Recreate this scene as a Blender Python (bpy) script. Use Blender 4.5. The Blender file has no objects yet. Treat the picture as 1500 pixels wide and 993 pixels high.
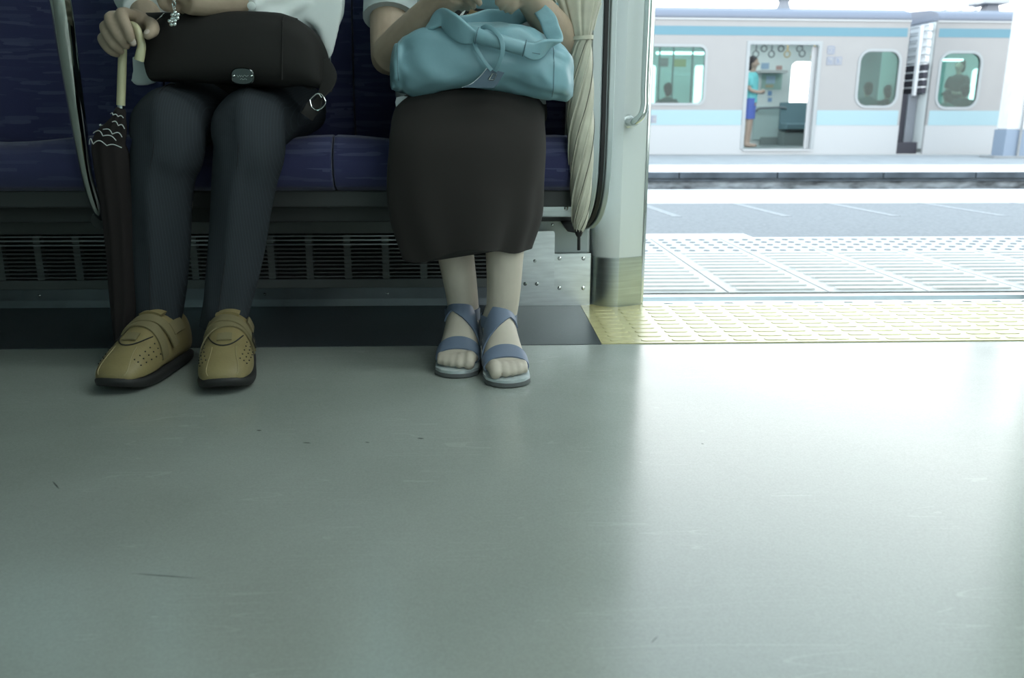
import bpy, bmesh, math, random
from mathutils import Vector, Matrix, noise
random.seed(7)
V = Vector
S = bpy.context.scene
COL = S.collection

# ------------------------------------------------------------------ camera, sky, light, exposure
F_PX, PITCH, YAW, CAM_H = 1220.0, 0.255, 0.038, 0.48
ROLL = -0.0015
CAM = V((0.0, 0.0, CAM_H))
FW = V((math.sin(YAW)*math.cos(PITCH), math.cos(YAW)*math.cos(PITCH), -math.sin(PITCH)))
RT = V((math.cos(YAW), -math.sin(YAW), 0.0))
UP = RT.cross(FW)
cam_data = bpy.data.cameras.new('camera')
cam = bpy.data.objects.new('camera', cam_data)
COL.objects.link(cam)
cam_data.sensor_fit = 'HORIZONTAL'
cam_data.sensor_width = 36.0
cam_data.lens = 36.0*F_PX/1500.0
cam_data.clip_start = 0.02
cam_data.clip_end = 400
rot = Matrix((RT, UP, -FW)).transposed()
rot = rot @ Matrix.Rotation(-ROLL, 3, 'Z')
cam.matrix_world = Matrix.Translation(CAM) @ rot.to_4x4()
S.camera = cam
cam_data.dof.use_dof = True
cam_data.dof.focus_distance = 1.62
cam_data.dof.aperture_fstop = 5.6

world = bpy.data.worlds.new('world')
S.world = world
world.use_nodes = True
wn = world.node_tree.nodes; wl_ = world.node_tree.links
bg = wn['Background']
bg.inputs[1].default_value = 4.0
# hazy bright sky: white at the horizon, pale blue towards the zenith
w_tc = wn.new('ShaderNodeTexCoord'); w_sp = wn.new('ShaderNodeSeparateXYZ'); w_rp = wn.new('ShaderNodeValToRGB')
wl_.new(w_tc.outputs['Generated'], w_sp.inputs[0]); wl_.new(w_sp.outputs['Z'], w_rp.inputs[0]); wl_.new(w_rp.outputs[0], bg.inputs[0])
we = w_rp.color_ramp.elements
we[0].position = 0.0; we[0].color = (1.0, 1.0, 1.0, 1)
we[1].position = 1.0; we[1].color = (0.44, 0.55, 0.66, 1)
we_ = we.new(0.32); we_.color = (0.97, 1.0, 1.0, 1)
we_ = we.new(0.62); we_.color = (0.50, 0.62, 0.71, 1)

S.view_settings.view_transform = 'Standard'
S.view_settings.look = 'None'
S.view_settings.gamma = 1.0
S.view_settings.exposure = 0.0
S.view_settings.use_curve_mapping = False
S.cycles.use_denoising = True
S.cycles.max_bounces = 10
S.cycles.transparent_max_bounces = 16
S.cycles.sample_clamp_indirect = 6.0
S.cycles.caustics_reflective = False
S.cycles.caustics_refractive = False

# ------------------------------------------------------------------ pixel helpers (a pixel gives a direction only)
def ray(px, py):
    x = (px-750.0)/F_PX; y = (py-496.5)/F_PX
    c, s = math.cos(ROLL), math.sin(ROLL)
    x, y = c*x+s*y, -s*x+c*y
    return FW+RT*x-UP*y
def G(px, py, z=0.0):
    d = ray(px, py); return CAM+d*((z-CAM_H)/d.z)
def A(px, py, Y):
    d = ray(px, py); return CAM+d*(Y/d.y)

def proj(p):
    w = V(p)-CAM; z = w.dot(FW); return 750+F_PX*w.dot(RT)/z, 496.5-F_PX*w.dot(UP)/z

# ------------------------------------------------------------------ materials
def lin(c):
    return tuple(((v/255.0)/12.92 if v/255.0 <= 0.04045 else ((v/255.0+0.055)/1.055)**2.4) for v in c)
def mat(name, col, rough=0.6, metal=0.0, spec=0.5, var=0.0, vscale=30.0, bump=0.0, bscale=200.0, coat=0.0, stretch=(1, 1, 1), emit=0.0, aniso=0.0, sheen=0.0):
    m = bpy.data.materials.new(name); m.use_nodes = True
    nt = m.node_tree; b = nt.nodes['Principled BSDF']
    b.inputs['Roughness'].default_value = rough
    b.inputs['Metallic'].default_value = metal
    b.inputs['Specular IOR Level'].default_value = spec
    b.inputs['Coat Weight'].default_value = coat
    b.inputs['Coat Roughness'].default_value = 0.15
    b.inputs['Sheen Weight'].default_value = sheen
    b.inputs['Anisotropic'].default_value = aniso
    b.inputs['Base Color'].default_value = (*col, 1)
    if emit:
        b.inputs['Emission Color'].default_value = (*col, 1)
        b.inputs['Emission Strength'].default_value = emit
    if var or bump:
        tc = nt.nodes.new('ShaderNodeTexCoord')
        mp = nt.nodes.new('ShaderNodeMapping'); mp.inputs['Scale'].default_value = stretch
        nt.links.new(tc.outputs['Object'], mp.inputs['Vector'])
        if var:
            nz = nt.nodes.new('ShaderNodeTexNoise'); nz.inputs['Scale'].default_value = vscale; nz.inputs['Detail'].default_value = 4
            nt.links.new(mp.outputs[0], nz.inputs['Vector'])
            mx = nt.nodes.new('ShaderNodeMix'); mx.data_type = 'RGBA'
            mx.inputs[6].default_value = tuple(c*(1-var) for c in col)+(1,)
            mx.inputs[7].default_value = tuple(min(1, c*(1+var)) for c in col)+(1,)
            rp = nt.nodes.new('ShaderNodeMapRange'); rp.inputs[1].default_value = 0.3; rp.inputs[2].default_value = 0.7
            nt.links.new(nz.outputs[0], rp.inputs[0]); nt.links.new(rp.outputs[0], mx.inputs[0])
            nt.links.new(mx.outputs[2], b.inputs['Base Color'])
        if bump:
            n2 = nt.nodes.new('ShaderNodeTexNoise'); n2.inputs['Scale'].default_value = bscale; n2.inputs['Detail'].default_value = 3
            nt.links.new(mp.outputs[0], n2.inputs['Vector'])
            bp = nt.nodes.new('ShaderNodeBump'); bp.inputs['Strength'].default_value = bump; bp.inputs['Distance'].default_value = 0.002
            nt.links.new(n2.outputs[0], bp.inputs['Height']); nt.links.new(bp.outputs[0], b.inputs['Normal'])
    return m
def glass(name, tint, gloss=0.04):
    m = bpy.data.materials.new(name); m.use_nodes = True
    nt = m.node_tree; nt.nodes.clear()
    out = nt.nodes.new('ShaderNodeOutputMaterial')
    tr = nt.nodes.new('ShaderNodeBsdfTransparent'); tr.inputs[0].default_value = (*tint, 1)
    gl = nt.nodes.new('ShaderNodeBsdfGlossy'); gl.inputs['Roughness'].default_value = 0.03
    fr = nt.nodes.new('ShaderNodeFresnel'); fr.inputs[0].default_value = 1.45
    mx = nt.nodes.new('ShaderNodeMixShader')
    nt.links.new(fr.outputs[0], mx.inputs[0]); nt.links.new(tr.outputs[0], mx.inputs[1]); nt.links.new(gl.outputs[0], mx.inputs[2])
    nt.links.new(mx.outputs[0], out.inputs[0])
    return m

def floor_material():
    m = bpy.data.materials.new('vinyl_floor'); m.use_nodes = True
    nt = m.node_tree; N = nt.nodes; L = nt.links; b = N['Principled BSDF']
    tc = N.new('ShaderNodeTexCoord')
    fine = N.new('ShaderNodeTexNoise'); fine.inputs['Scale'].default_value = 420; fine.inputs['Detail'].default_value = 2
    L.new(tc.outputs['Object'], fine.inputs['Vector'])
    big = N.new('ShaderNodeTexNoise'); big.inputs['Scale'].default_value = 5; big.inputs['Detail'].default_value = 6
    L.new(tc.outputs['Object'], big.inputs['Vector'])
    ramp = N.new('ShaderNodeValToRGB')
    ramp.color_ramp.elements[0].position = 0.3; ramp.color_ramp.elements[0].color = (0.285, 0.312, 0.285, 1)
    ramp.color_ramp.elements[1].position = 0.7; ramp.color_ramp.elements[1].color = (0.365, 0.40, 0.37, 1)
    mixv = N.new('ShaderNodeMath'); mixv.operation = 'MULTIPLY_ADD'; mixv.inputs[1].default_value = 0.55
    half = N.new('ShaderNodeMath'); half.operation = 'MULTIPLY'; half.inputs[1].default_value = 0.45
    L.new(big.outputs[0], half.inputs[0]); L.new(fine.outputs[0], mixv.inputs[0]); L.new(half.outputs[0], mixv.inputs[2])
    L.new(mixv.outputs[0], ramp.inputs[0])
    col = ramp.outputs[0]
    # worn scratches: thin iso-lines of a stretched, warped noise
    def scratches(scale, rotz, thr, stretch):
        mp = N.new('ShaderNodeMapping'); mp.inputs['Rotation'].default_value = (0, 0, rotz); mp.inputs['Scale'].default_value = (stretch, 1, 1)
        L.new(tc.outputs['Object'], mp.inputs[0])
        nz = N.new('ShaderNodeTexNoise'); nz.inputs['Scale'].default_value = scale; nz.inputs['Detail'].default_value = 0.0
        L.new(mp.outputs[0], nz.inputs['Vector'])
        a = N.new('ShaderNodeMath'); a.operation = 'SUBTRACT'; a.inputs[1].default_value = 0.5; L.new(nz.outputs[0], a.inputs[0])
        c = N.new('ShaderNodeMath'); c.operation = 'ABSOLUTE'; L.new(a.outputs[0], c.inputs[0])
        d = N.new('ShaderNodeMath'); d.operation = 'LESS_THAN'; d.inputs[1].default_value = thr; L.new(c.outputs[0], d.inputs[0])
        g = N.new('ShaderNodeTexNoise'); g.inputs['Scale'].default_value = 7; L.new(tc.outputs['Object'], g.inputs['Vector'])
        e = N.new('ShaderNodeMath'); e.operation = 'GREATER_THAN'; e.inputs[1].default_value = 0.56; L.new(g.outputs[0], e.inputs[0])
        f = N.new('ShaderNodeMath'); f.operation = 'MULTIPLY'; L.new(d.outputs[0], f.inputs[0]); L.new(e.outputs[0], f.inputs[1])
        return f.outputs[0]
    for sc, rz, st in ((26, 0.5, 0.06), (32, -0.7, 0.05), (24, 1.5, 0.05), (36, 0.1, 0.04)):
        s = scratches(sc, rz, 0.004, st)
        mx = N.new('ShaderNodeMix'); mx.data_type = 'RGBA'
        k = N.new('ShaderNodeMath'); k.operation = 'MULTIPLY'; k.inputs[1].default_value = 0.13; L.new(s, k.inputs[0])
        L.new(k.outputs[0], mx.inputs[0]); L.new(col, mx.inputs[6]); mx.inputs[7].default_value = (0.6, 0.64, 0.6, 1)
        col = mx.outputs[2]
    # scuffs and specks with a shape of their own
    def seg(a, bb, w, blotch=True):
        nonlocal col
        a, bb = V((a.x, a.y, 0)), V((bb.x, bb.y, 0)); d = bb-a; ln = d.length; u = d/ln
        sub = N.new('ShaderNodeVectorMath'); sub.operation = 'SUBTRACT'; L.new(tc.outputs['Object'], sub.inputs[0]); sub.inputs[1].default_value = (a+d*0.5)-FLOOR_C
        fl = N.new('ShaderNodeVectorMath'); fl.operation = 'MULTIPLY'; L.new(sub.outputs[0], fl.inputs[0]); fl.inputs[1].default_value = (1, 1, 0)
        du = N.new('ShaderNodeVectorMath'); du.operation = 'DOT_PRODUCT'; L.new(fl.outputs[0], du.inputs[0]); du.inputs[1].default_value = u
        dv = N.new('ShaderNodeVectorMath'); dv.operation = 'DOT_PRODUCT'; L.new(fl.outputs[0], dv.inputs[0]); dv.inputs[1].default_value = (-u.y, u.x, 0)
        q1 = N.new('ShaderNodeMath'); q1.operation = 'DIVIDE'; L.new(du.outputs['Value'], q1.inputs[0]); q1.inputs[1].default_value = ln/2
        q2 = N.new('ShaderNodeMath'); q2.operation = 'DIVIDE'; L.new(dv.outputs['Value'], q2.inputs[0]); q2.inputs[1].default_value = w
        p1 = N.new('ShaderNodeMath'); p1.operation = 'MULTIPLY'; L.new(q1.outputs[0], p1.inputs[0]); L.new(q1.outputs[0], p1.inputs[1])
        p2 = N.new('ShaderNodeMath'); p2.operation = 'MULTIPLY_ADD'; L.new(q2.outputs[0], p2.inputs[0]); L.new(q2.outputs[0], p2.inputs[1]); L.new(p1.outputs[0], p2.inputs[2])
        mr = N.new('ShaderNodeMapRange'); mr.inputs[1].default_value = 0.2; mr.inputs[2].default_value = 1.0; mr.inputs[3].default_value = 0.75; mr.inputs[4].default_value = 0.0
        L.new(p2.outputs[0], mr.inputs[0])
        mx = N.new('ShaderNodeMix'); mx.data_type = 'RGBA'; L.new(mr.outputs[0], mx.inputs[0]); L.new(col, mx.inputs[6]); mx.inputs[7].default_value = (0.035, 0.037, 0.04, 1)
        col = mx.outputs[2]
    seg(G(188, 841), G(298, 849), 0.0012)
    seg(G(443, 649), G(457, 650), 0.0022); seg(G(376, 631), G(384, 632), 0.003); seg(G(611, 642), G(622, 643), 0.003); seg(G(535, 648), G(542, 649), 0.0018)
    seg(G(1028, 648), G(1031, 650), 0.0022); seg(G(77, 706), G(88, 719), 0.0014)
    seg(G(954, 942), G(966, 930), 0.0008)
    L.new(col, b.inputs['Base Color'])
    b.inputs['Roughness'].default_value = 0.34
    b.inputs['Specular IOR Level'].default_value = 0.6
    rr = N.new('ShaderNodeMapRange'); rr.inputs[1].default_value = 0.3; rr.inputs[2].default_value = 0.7; rr.inputs[3].default_value = 0.17; rr.inputs[4].default_value = 0.24
    L.new(big.outputs[0], rr.inputs[0]); L.new(rr.outputs[0], b.inputs['Roughness'])
    # streaky fine relief along the car
    mp = N.new('ShaderNodeMapping'); mp.inputs['Scale'].default_value = (8, 40, 1); L.new(tc.outputs['Object'], mp.inputs[0])
    nz = N.new('ShaderNodeTexNoise'); nz.inputs['Scale'].default_value = 3; nz.inputs['Detail'].default_value = 5; L.new(mp.outputs[0], nz.inputs['Vector'])
    bp = N.new('ShaderNodeBump'); bp.inputs['Strength'].default_value = 0.10; bp.inputs['Distance'].default_value = 0.001
    L.new(nz.outputs[0], bp.inputs['Height'])
    b2 = N.new('ShaderNodeBump'); b2.inputs['Strength'].default_value = 0.05; b2.inputs['Distance'].default_value = 0.0006
    L.new(fine.outputs[0], b2.inputs['Height']); L.new(bp.outputs[0], b2.inputs['Normal']); L.new(b2.outputs[0], b.inputs['Normal'])
    return m
def moquette():
    m = bpy.data.materials.new('blue_moquette'); m.use_nodes = True
    nt = m.node_tree; N = nt.nodes; L = nt.links; b = N['Principled BSDF']
    tc = N.new('ShaderNodeTexCoord')
    mp = N.new('ShaderNodeMapping'); mp.inputs['Scale'].default_value = (12, 90, 120); L.new(tc.outputs['Object'], mp.inputs[0])
    vo = N.new('ShaderNodeTexVoronoi'); vo.distance = 'CHEBYCHEV'; vo.inputs['Scale'].default_value = 1.0; vo.inputs['Randomness'].default_value = 0.75
    L.new(mp.outputs[0], vo.inputs['Vector'])
    sp = N.new('ShaderNodeSeparateColor'); L.new(vo.outputs['Color'], sp.inputs[0])
    rp = N.new('ShaderNodeValToRGB'); e = rp.color_ramp.elements
    e[0].position = 0.0; e[0].color = (0.046, 0.050, 0.122, 1); e[1].position = 1.0; e[1].color = (0.085, 0.098, 0.185, 1)
    x = e.new(0.6); x.color = (0.045, 0.049, 0.122, 1)
    L.new(sp.outputs[0], rp.inputs[0]); L.new(rp.outputs[0], b.inputs['Base Color'])
    nz = N.new('ShaderNodeTexNoise'); nz.inputs['Scale'].default_value = 900; L.new(tc.outputs['Object'], nz.inputs['Vector'])
    bp = N.new('ShaderNodeBump'); bp.inputs['Strength'].default_value = 0.6; bp.inputs['Distance'].default_value = 0.002
    L.new(nz.outputs[0], bp.inputs['Height']); L.new(bp.outputs[0], b.inputs['Normal'])
    b.inputs['Roughness'].default_value = 0.95; b.inputs['Sheen Weight'].default_value = 0.25
    b.inputs['Specular IOR Level'].default_value = 0.1
    return m
def pinstripe():
    m = mat('charcoal_pinstripe', (0.028, 0.031, 0.036), 0.9, spec=0.15)
    nt = m.node_tree; N = nt.nodes; L = nt.links; b = N['Principled BSDF']
    tc = N.new('ShaderNodeTexCoord')
    wv = N.new('ShaderNodeTexWave'); wv.bands_direction = 'X'; wv.inputs['Scale'].default_value = 70; wv.inputs['Distortion'].default_value = 0.3
    L.new(tc.outputs['Object'], wv.inputs['Vector'])
    rp = N.new('ShaderNodeValToRGB'); rp.color_ramp.elements[0].position = 0.9; rp.color_ramp.elements[0].color = (0.034, 0.040, 0.047, 1)
    rp.color_ramp.elements[1].position = 1.0; rp.color_ramp.elements[1].color = (0.046, 0.055, 0.066, 1)
    L.new(wv.outputs[0], rp.inputs[0]); L.new(rp.outputs[0], b.inputs['Base Color'])
    nz = N.new('ShaderNodeTexNoise'); nz.inputs['Scale'].default_value = 16; nz.inputs['Detail'].default_value = 3; L.new(tc.outputs['Object'], nz.inputs['Vector'])
    bp = N.new('ShaderNodeBump'); bp.inputs['Strength'].default_value = 0.4; bp.inputs['Distance'].default_value = 0.01
    L.new(nz.outputs[0], bp.inputs['Height']); L.new(bp.outputs[0], b.inputs['Normal'])
    return m

# ------------------------------------------------------------------ mesh helpers
XF = None          # optional placement of the local frame (used for the far train)
WPOS = {}          # world position of every object made here
class Sw:
    """a smooth sweep: centre line + elliptic section (a sideways, b up, c down)"""
    def __init__(self, path, radii, sub=6, side=(1, 0, 0), up=None):
        P = [V(p) for p in path]; n = len(P)
        R = [(r if isinstance(r, (tuple, list)) else (r, r)) for r in radii]
        R = [(r[0], r[1], r[2] if len(r) > 2 else r[1]) for r in R]
        sides = [V(s) for s in side] if isinstance(side, list) else [V(side)]*n
        self.c, self.r, sd = [], [], []
        def cr(a, b, c, d, t):
            return 0.5*((2*b)+(c-a)*t+(2*a-5*b+4*c-d)*t*t+(3*b-a-3*c+d)*t*t*t)
        for i in range(n-1):
            i0, i3 = max(0, i-1), min(n-1, i+2)
            for k in range(sub):
                t = k/sub
                self.c.append(cr(P[i0], P[i], P[i+1], P[i3], t))
                self.r.append(tuple(max(1e-4, cr(R[i0][q], R[i][q], R[i+1][q], R[i3][q], t)) for q in range(3)))
                sd.append(sides[i].lerp(sides[i+1], t))
        self.c.append(P[-1]); self.r.append(R[-1]); sd.append(sides[-1])
        m = len(self.c); self.S, self.N, self.T = [], [], []
        for i in range(m):
            t = (self.c[min(m-1, i+1)]-self.c[max(0, i-1)]).normalized()
            if up is not None:
                self.T.append(t); self.S.append(V(side)); self.N.append(V(up)); continue
            s = (sd[i]-t*sd[i].dot(t))
            s = s.normalized() if s.length > 1e-5 else t.orthogonal().normalized()
            self.T.append(t); self.S.append(s); self.N.append(s.cross(t).normalized())
    def pt(self, u, ang, off=0.0, pw=2.0):
        m = len(self.c)-1; x = min(max(u, 0), 1)*m; i = min(int(x), m-1); t = x-i
        out = []
        for j in (i, i+1):
            a, b, c = self.r[j]; co, si = math.cos(ang), math.sin(ang)
            e = 2.0/pw
            X = math.copysign(abs(co)**e, co)*(a+off); Y = math.copysign(abs(si)**e, si)*((b if si >= 0 else c)+off)
            out.append(self.c[j]+self.S[j]*X+self.N[j]*Y)
        return out[0].lerp(out[1], t)
class MB:
    def __init__(self): self.v, self.f = [], []
    def add(self, vs, fs):
        o = len(self.v); self.v += [V(p) for p in vs]; self.f += [tuple(i+o for i in f) for f in fs]; return self
    def box(self, x0, x1, y0, y1, z0, z1):
        return self.add([(x0, y0, z0), (x1, y0, z0), (x1, y1, z0), (x0, y1, z0), (x0, y0, z1), (x1, y0, z1), (x1, y1, z1), (x0, y1, z1)],
                        [(0, 3, 2, 1), (4, 5, 6, 7), (0, 1, 5, 4), (1, 2, 6, 5), (2, 3, 7, 6), (3, 0, 4, 7)])
    def sweep(self, path, radii, n=12, sub=6, side=(1, 0, 0), caps=True, pw=2.0, disp=None):
        sw = path if isinstance(path, Sw) else Sw(path, radii, sub, side)
        m = len(sw.c); vs, fs = [], []
        for i in range(m):
            for k in range(n):
                a = 2*math.pi*k/n
                p = sw.pt(i/(m-1), a, disp(i/(m-1), a) if disp else 0.0, pw)
                vs.append(p)
        for i in range(m-1):
            for k in range(n):
                k2 = (k+1) % n
                fs.append((i*n+k, i*n+k2, (i+1)*n+k2, (i+1)*n+k))
        if caps:
            fs.append(tuple(range(n))[::-1]); fs.append(tuple((m-1)*n+k for k in range(n)))
        self.add(vs, fs); return sw
    def tube(self, path, r, n=8, sub=4, side=(0.3, 0.2, 1)):
        rr = r if isinstance(r, list) else [r]*len(path)
        return self.sweep(path, rr, n=n, sub=sub, side=side)
    def rod(self, a, b, r, n=10):
        a, b = V(a), V(b); d = (b-a).normalized(); s = d.orthogonal()
        self.sweep([a, b], [r, r], n=n, sub=1, side=s); return self
    def ell(self, c, r, n=14, m=9, rotm=None):
        vs, fs = [], []
        for i in range(m+1):
            th = math.pi*i/m
            for k in range(n):
                ph = 2*math.pi*k/n
                p = V((r[0]*math.sin(th)*math.cos(ph), r[1]*math.sin(th)*math.sin(ph), r[2]*math.cos(th)))
                if rotm: p = rotm @ p
                vs.append(V(c)+p)
        for i in range(m):
            for k in range(n):
                fs.append((i*n+k, (i+1)*n+k, (i+1)*n+(k+1) % n, i*n+(k+1) % n))
        return self.add(vs, fs)
    def prism(self, pts, vec):
        """closed outline extruded along vec"""
        n = len(pts); P = [V(p) for p in pts]; w = V(vec)
        return self.add(P+[p+w for p in P], [tuple(range(n))[::-1], tuple(range(n, 2*n))]+[(i, (i+1) % n, n+(i+1) % n, n+i) for i in range(n)])
    def loft(self, rings, closed=True, caps=True):
        n = len(rings[0]); vs = [p for r in rings for p in r]; fs = []
        for i in range(len(rings)-1):
            for k in range(n if closed else n-1):
                fs.append((i*n+k, i*n+(k+1) % n, (i+1)*n+(k+1) % n, (i+1)*n+k))
        if caps and closed:
            fs.append(tuple(range(n))[::-1]); fs.append(tuple((len(rings)-1)*n+k for k in range(n)))
        return self.add(vs, fs)
    def band(self, sw, fn, steps=24, across=4, off=0.001, thick=0.002, pw=2.0):
        """strap lying on a sweep: fn(t)->(u0,u1,angle)"""
        rings = []
        for i in range(steps+1):
            u0, u1, a = fn(i/steps)
            top = [sw.pt(u0+(u1-u0)*k/across, a, off+thick, pw) for k in range(across+1)]
            bot = [sw.pt(u0+(u1-u0)*k/across, a, off, pw) for k in range(across, -1, -1)]
            rings.append(top+bot)
        return self.loft(rings)
def fix_normals(me):
    bm = bmesh.new(); bm.from_mesh(me); bmesh.ops.recalc_face_normals(bm, faces=bm.faces); bm.to_mesh(me); bm.free()
def make(name, mb, m, parent=None, smooth=True, bevel=0.0, label=None, category=None, group=None, kind=None, subsurf=0, remesh=0.0, relax=0, auto=35, segs=2):
    vs = [XF(p) if XF else V(p) for p in mb.v]
    lo = V((min(p.x for p in vs), min(p.y for p in vs), min(p.z for p in vs))); hi = V((max(p.x for p in vs), max(p.y for p in vs), max(p.z for p in vs)))
    c = V(((lo.x+hi.x)/2, (lo.y+hi.y)/2, lo.z))
    me = bpy.data.meshes.new(name); me.from_pydata([p-c for p in vs], [], mb.f); me.update()
    fix_normals(me)
    o = bpy.data.objects.new(name, me); COL.objects.link(o)
    if remesh:
        r = o.modifiers.new('r', 'REMESH'); r.mode = 'VOXEL'; r.voxel_size = remesh
        if relax:
            s = o.modifiers.new('s', 'SMOOTH'); s.factor = 0.5; s.iterations = relax
        dg = bpy.context.evaluated_depsgraph_get()
        nm = bpy.data.meshes.new_from_object(o.evaluated_get(dg))
        o.modifiers.clear(); old = o.data; o.data = nm; bpy.data.meshes.remove(old); me = nm; me.name = name
    if smooth:
        for p in me.polygons: p.use_smooth = True
        if auto and not remesh:
            try: me.set_sharp_from_angle(angle=math.radians(auto))
            except Exception: pass
    me.materials.clear(); me.materials.append(m)
    if bevel:
        b = o.modifiers.new('bevel', 'BEVEL'); b.width = bevel; b.segments = segs; b.limit_method = 'ANGLE'; b.angle_limit = math.radians(40)
    if subsurf:
        b = o.modifiers.new('sub', 'SUBSURF'); b.levels = subsurf; b.render_levels = subsurf
    place(o, c, parent); tag(o, label, category, group, kind)
    return o
def place(o, c, parent):
    WPOS[o] = V(c)
    if parent is not None:
        o.parent = parent; o.location = V(c)-WPOS[parent]
    else:
        o.location = c
def tag(o, label=None, category=None, group=None, kind=None):
    for k, v in (('label', label), ('category', category), ('group', group), ('kind', kind)):
        if v: o[k] = v
def thing(name, loc, label=None, category=None, group=None, kind=None):
    o = bpy.data.objects.new(name, None); COL.objects.link(o); o.empty_display_size = 0.05
    p = XF(V(loc)) if XF else V(loc)
    place(o, p, None); tag(o, label, category, group, kind); return o
def copy(o, c, parent, name=None):
    d = o.copy(); COL.objects.link(d)
    place(d, c, parent); return d
def rrect(x0, x1, z0, z1, r, k=5):
    out = []
    for cx, cz, a0 in ((x1-r, z1-r, 0), (x0+r, z1-r, 90), (x0+r, z0+r, 180), (x1-r, z0+r, 270)):
        for i in range(k+1):
            a = math.radians(a0+90*i/k); out.append((cx+r*math.cos(a), cz+r*math.sin(a)))
    return out
def wall_panel(mb, x0, x1, z0, z1, y0, y1, hole=None, r=0.05):
    """upright panel in the x-z plane between y0 and y1, optionally with a rounded opening"""
    if not hole:
        return mb.box(x0, x1, min(y0, y1), max(y0, y1), z0, z1)
    inn = rrect(*hole, r); cx, cz = (hole[0]+hole[1])/2, (hole[2]+hole[3])/2
    K = len(inn)//4; out = []
    for q, (ox, oz) in enumerate(((x1, z1), (x0, z1), (x0, z0), (x1, z0))):
        seg = inn[q*K:(q+1)*K]
        for i, (px, pz) in enumerate(seg):
            h = (len(seg)-1)/2
            if q == 0: p = (ox, pz) if i < h else (px, oz)
            elif q == 1: p = (px, oz) if i < h else (ox, pz)
            elif q == 2: p = (ox, pz) if i < h else (px, oz)
            else: p = (px, oz) if i < h else (ox, pz)
            out.append((ox, oz) if abs(i-h) < 0.6 else p)
    vs, fs = [], []; n = len(inn)
    for y in (y0, y1):
        vs += [(p[0], y, p[1]) for p in inn]+[(p[0], y, p[1]) for p in out]
    for i in range(n):
        j = (i+1) % n
        fs += [(i, j, n+j, n+i), (2*n+i, 3*n+i, 3*n+j, 2*n+j), (i, 2*n+i, 2*n+j, j), (n+i, n+j, 3*n+j, 3*n+i)]
    return mb.add(vs, fs)
def screw(mb, c, r=0.005, h=0.003):
    c = V(c)
    mb.sweep([c, c+V((0, -h*0.6, 0)), c+V((0, -h, 0))], [r, r*0.95, r*0.5], n=10, sub=1, side=(1, 0, 0))

# ------------------------------------------------------------------ shared materials
FLOOR_C = V((0.1, 0.7875, 0.0))
M = {}
M['floor'] = floor_material()
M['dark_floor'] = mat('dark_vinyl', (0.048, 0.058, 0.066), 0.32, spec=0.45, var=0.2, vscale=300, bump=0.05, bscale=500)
M['mat'] = mat('yellow_door_mat', (0.54, 0.50, 0.25), 0.26, spec=0.65, var=0.1, vscale=60)
M['steel'] = mat('brushed_steel', (0.58, 0.63, 0.63), 0.30, 1.0, var=0.1, vscale=8, bump=0.06, bscale=60, stretch=(1, 1, 30))
M['steelH'] = mat('brushed_steel_plate', (0.76, 0.81, 0.82), 0.33, 1.0, var=0.10, vscale=14, bump=0.06, bscale=40, stretch=(1, 1, 8))
M['chrome'] = mat('polished_steel', (0.62, 0.66, 0.64), 0.10, 1.0)
M['sill'] = mat('sill_steel', (0.62, 0.68, 0.70), 0.28, 1.0, bump=0.03, bscale=120)
M['pillar'] = mat('pale_pillar_paint', (0.66, 0.71, 0.72), 0.28, spec=0.5, coat=0.2)
M['wall'] = mat('pale_wall_panel', (0.56, 0.62, 0.60), 0.4)
M['panel'] = mat('partition_grey', (0.50, 0.58, 0.59), 0.3, coat=0.2)
M['black_rubber'] = mat('black_rubber', (0.012, 0.013, 0.015), 0.6)
M['moquette'] = moquette()
M['frame'] = mat('seat_frame_grey', (0.05, 0.055, 0.055), 0.5, 0.3)
M['heater'] = mat('heater_metal', (0.15, 0.16, 0.16), 0.45, 0.5)
M['heater_rail'] = mat('heater_rail', (0.42, 0.46, 0.48), 0.3, 1.0)
M['dark'] = mat('dark_void', (0.012, 0.012, 0.012), 0.8)
M['kick'] = mat('kick_steel', (0.17, 0.19, 0.21), 0.35, 1.0, var=0.2, vscale=6)
M['ceiling'] = mat('ceiling_white', (0.62, 0.66, 0.65), 0.5)
M['glass'] = glass('green_tinted_glass', (0.50, 0.62, 0.61))
M['clear'] = glass('clear_glass', (0.88, 0.92, 0.92))

# ================================================================== THE CARRIAGE (setting)
X0, X1, YB, YF, ZC = -3.0, 3.2, 2.25, -0.62, 2.22
DX0, DX1 = 0.43, 1.61                         # door opening
fl = make('floor', MB().box(X0, X1, YF, 2.195, -0.03, 0.0), M['floor'], kind='structure', smooth=False)
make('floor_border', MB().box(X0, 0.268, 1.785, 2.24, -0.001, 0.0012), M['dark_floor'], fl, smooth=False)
make('door_mat', MB().prism([(0.268, 1.787, 0), (DX1+0.16, 1.787, 0), (DX1+0.16, 2.196, 0), (0.268, 2.196, 0)], (0, 0, 0.0022)), M['mat'], fl, smooth=False)
# raised bars of the mat, one object each, sharing one mesh
def bar_mesh():
    mb = MB(); pts = []
    w, d, r = 0.054, 0.020, 0.008
    for (x, y) in rrect(-w/2, w/2, -d/2, d/2, r, 3): pts.append((x, y))
    lo = [(x, y, 0) for x, y in pts]; hi = [(x*0.97, y*0.88, 0.0013) for x, y in pts]
    return mb.loft([lo, hi])
bar0 = None
for j in range(10):
    for i in range(21):
        x = 0.318+i*0.0705; y = 1.812+j*0.0395
        if x > DX1+0.12: continue
        if j >= 9 and x < 0.45: continue
        c = V((x, y, 0.0022))
        if bar0 is None:
            mb = bar_mesh(); mb.v = [p+c for p in mb.v]
            bar0 = make('tactile_bar', mb, M['mat'], fl)
        else:
            copy(bar0, c, fl)
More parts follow.
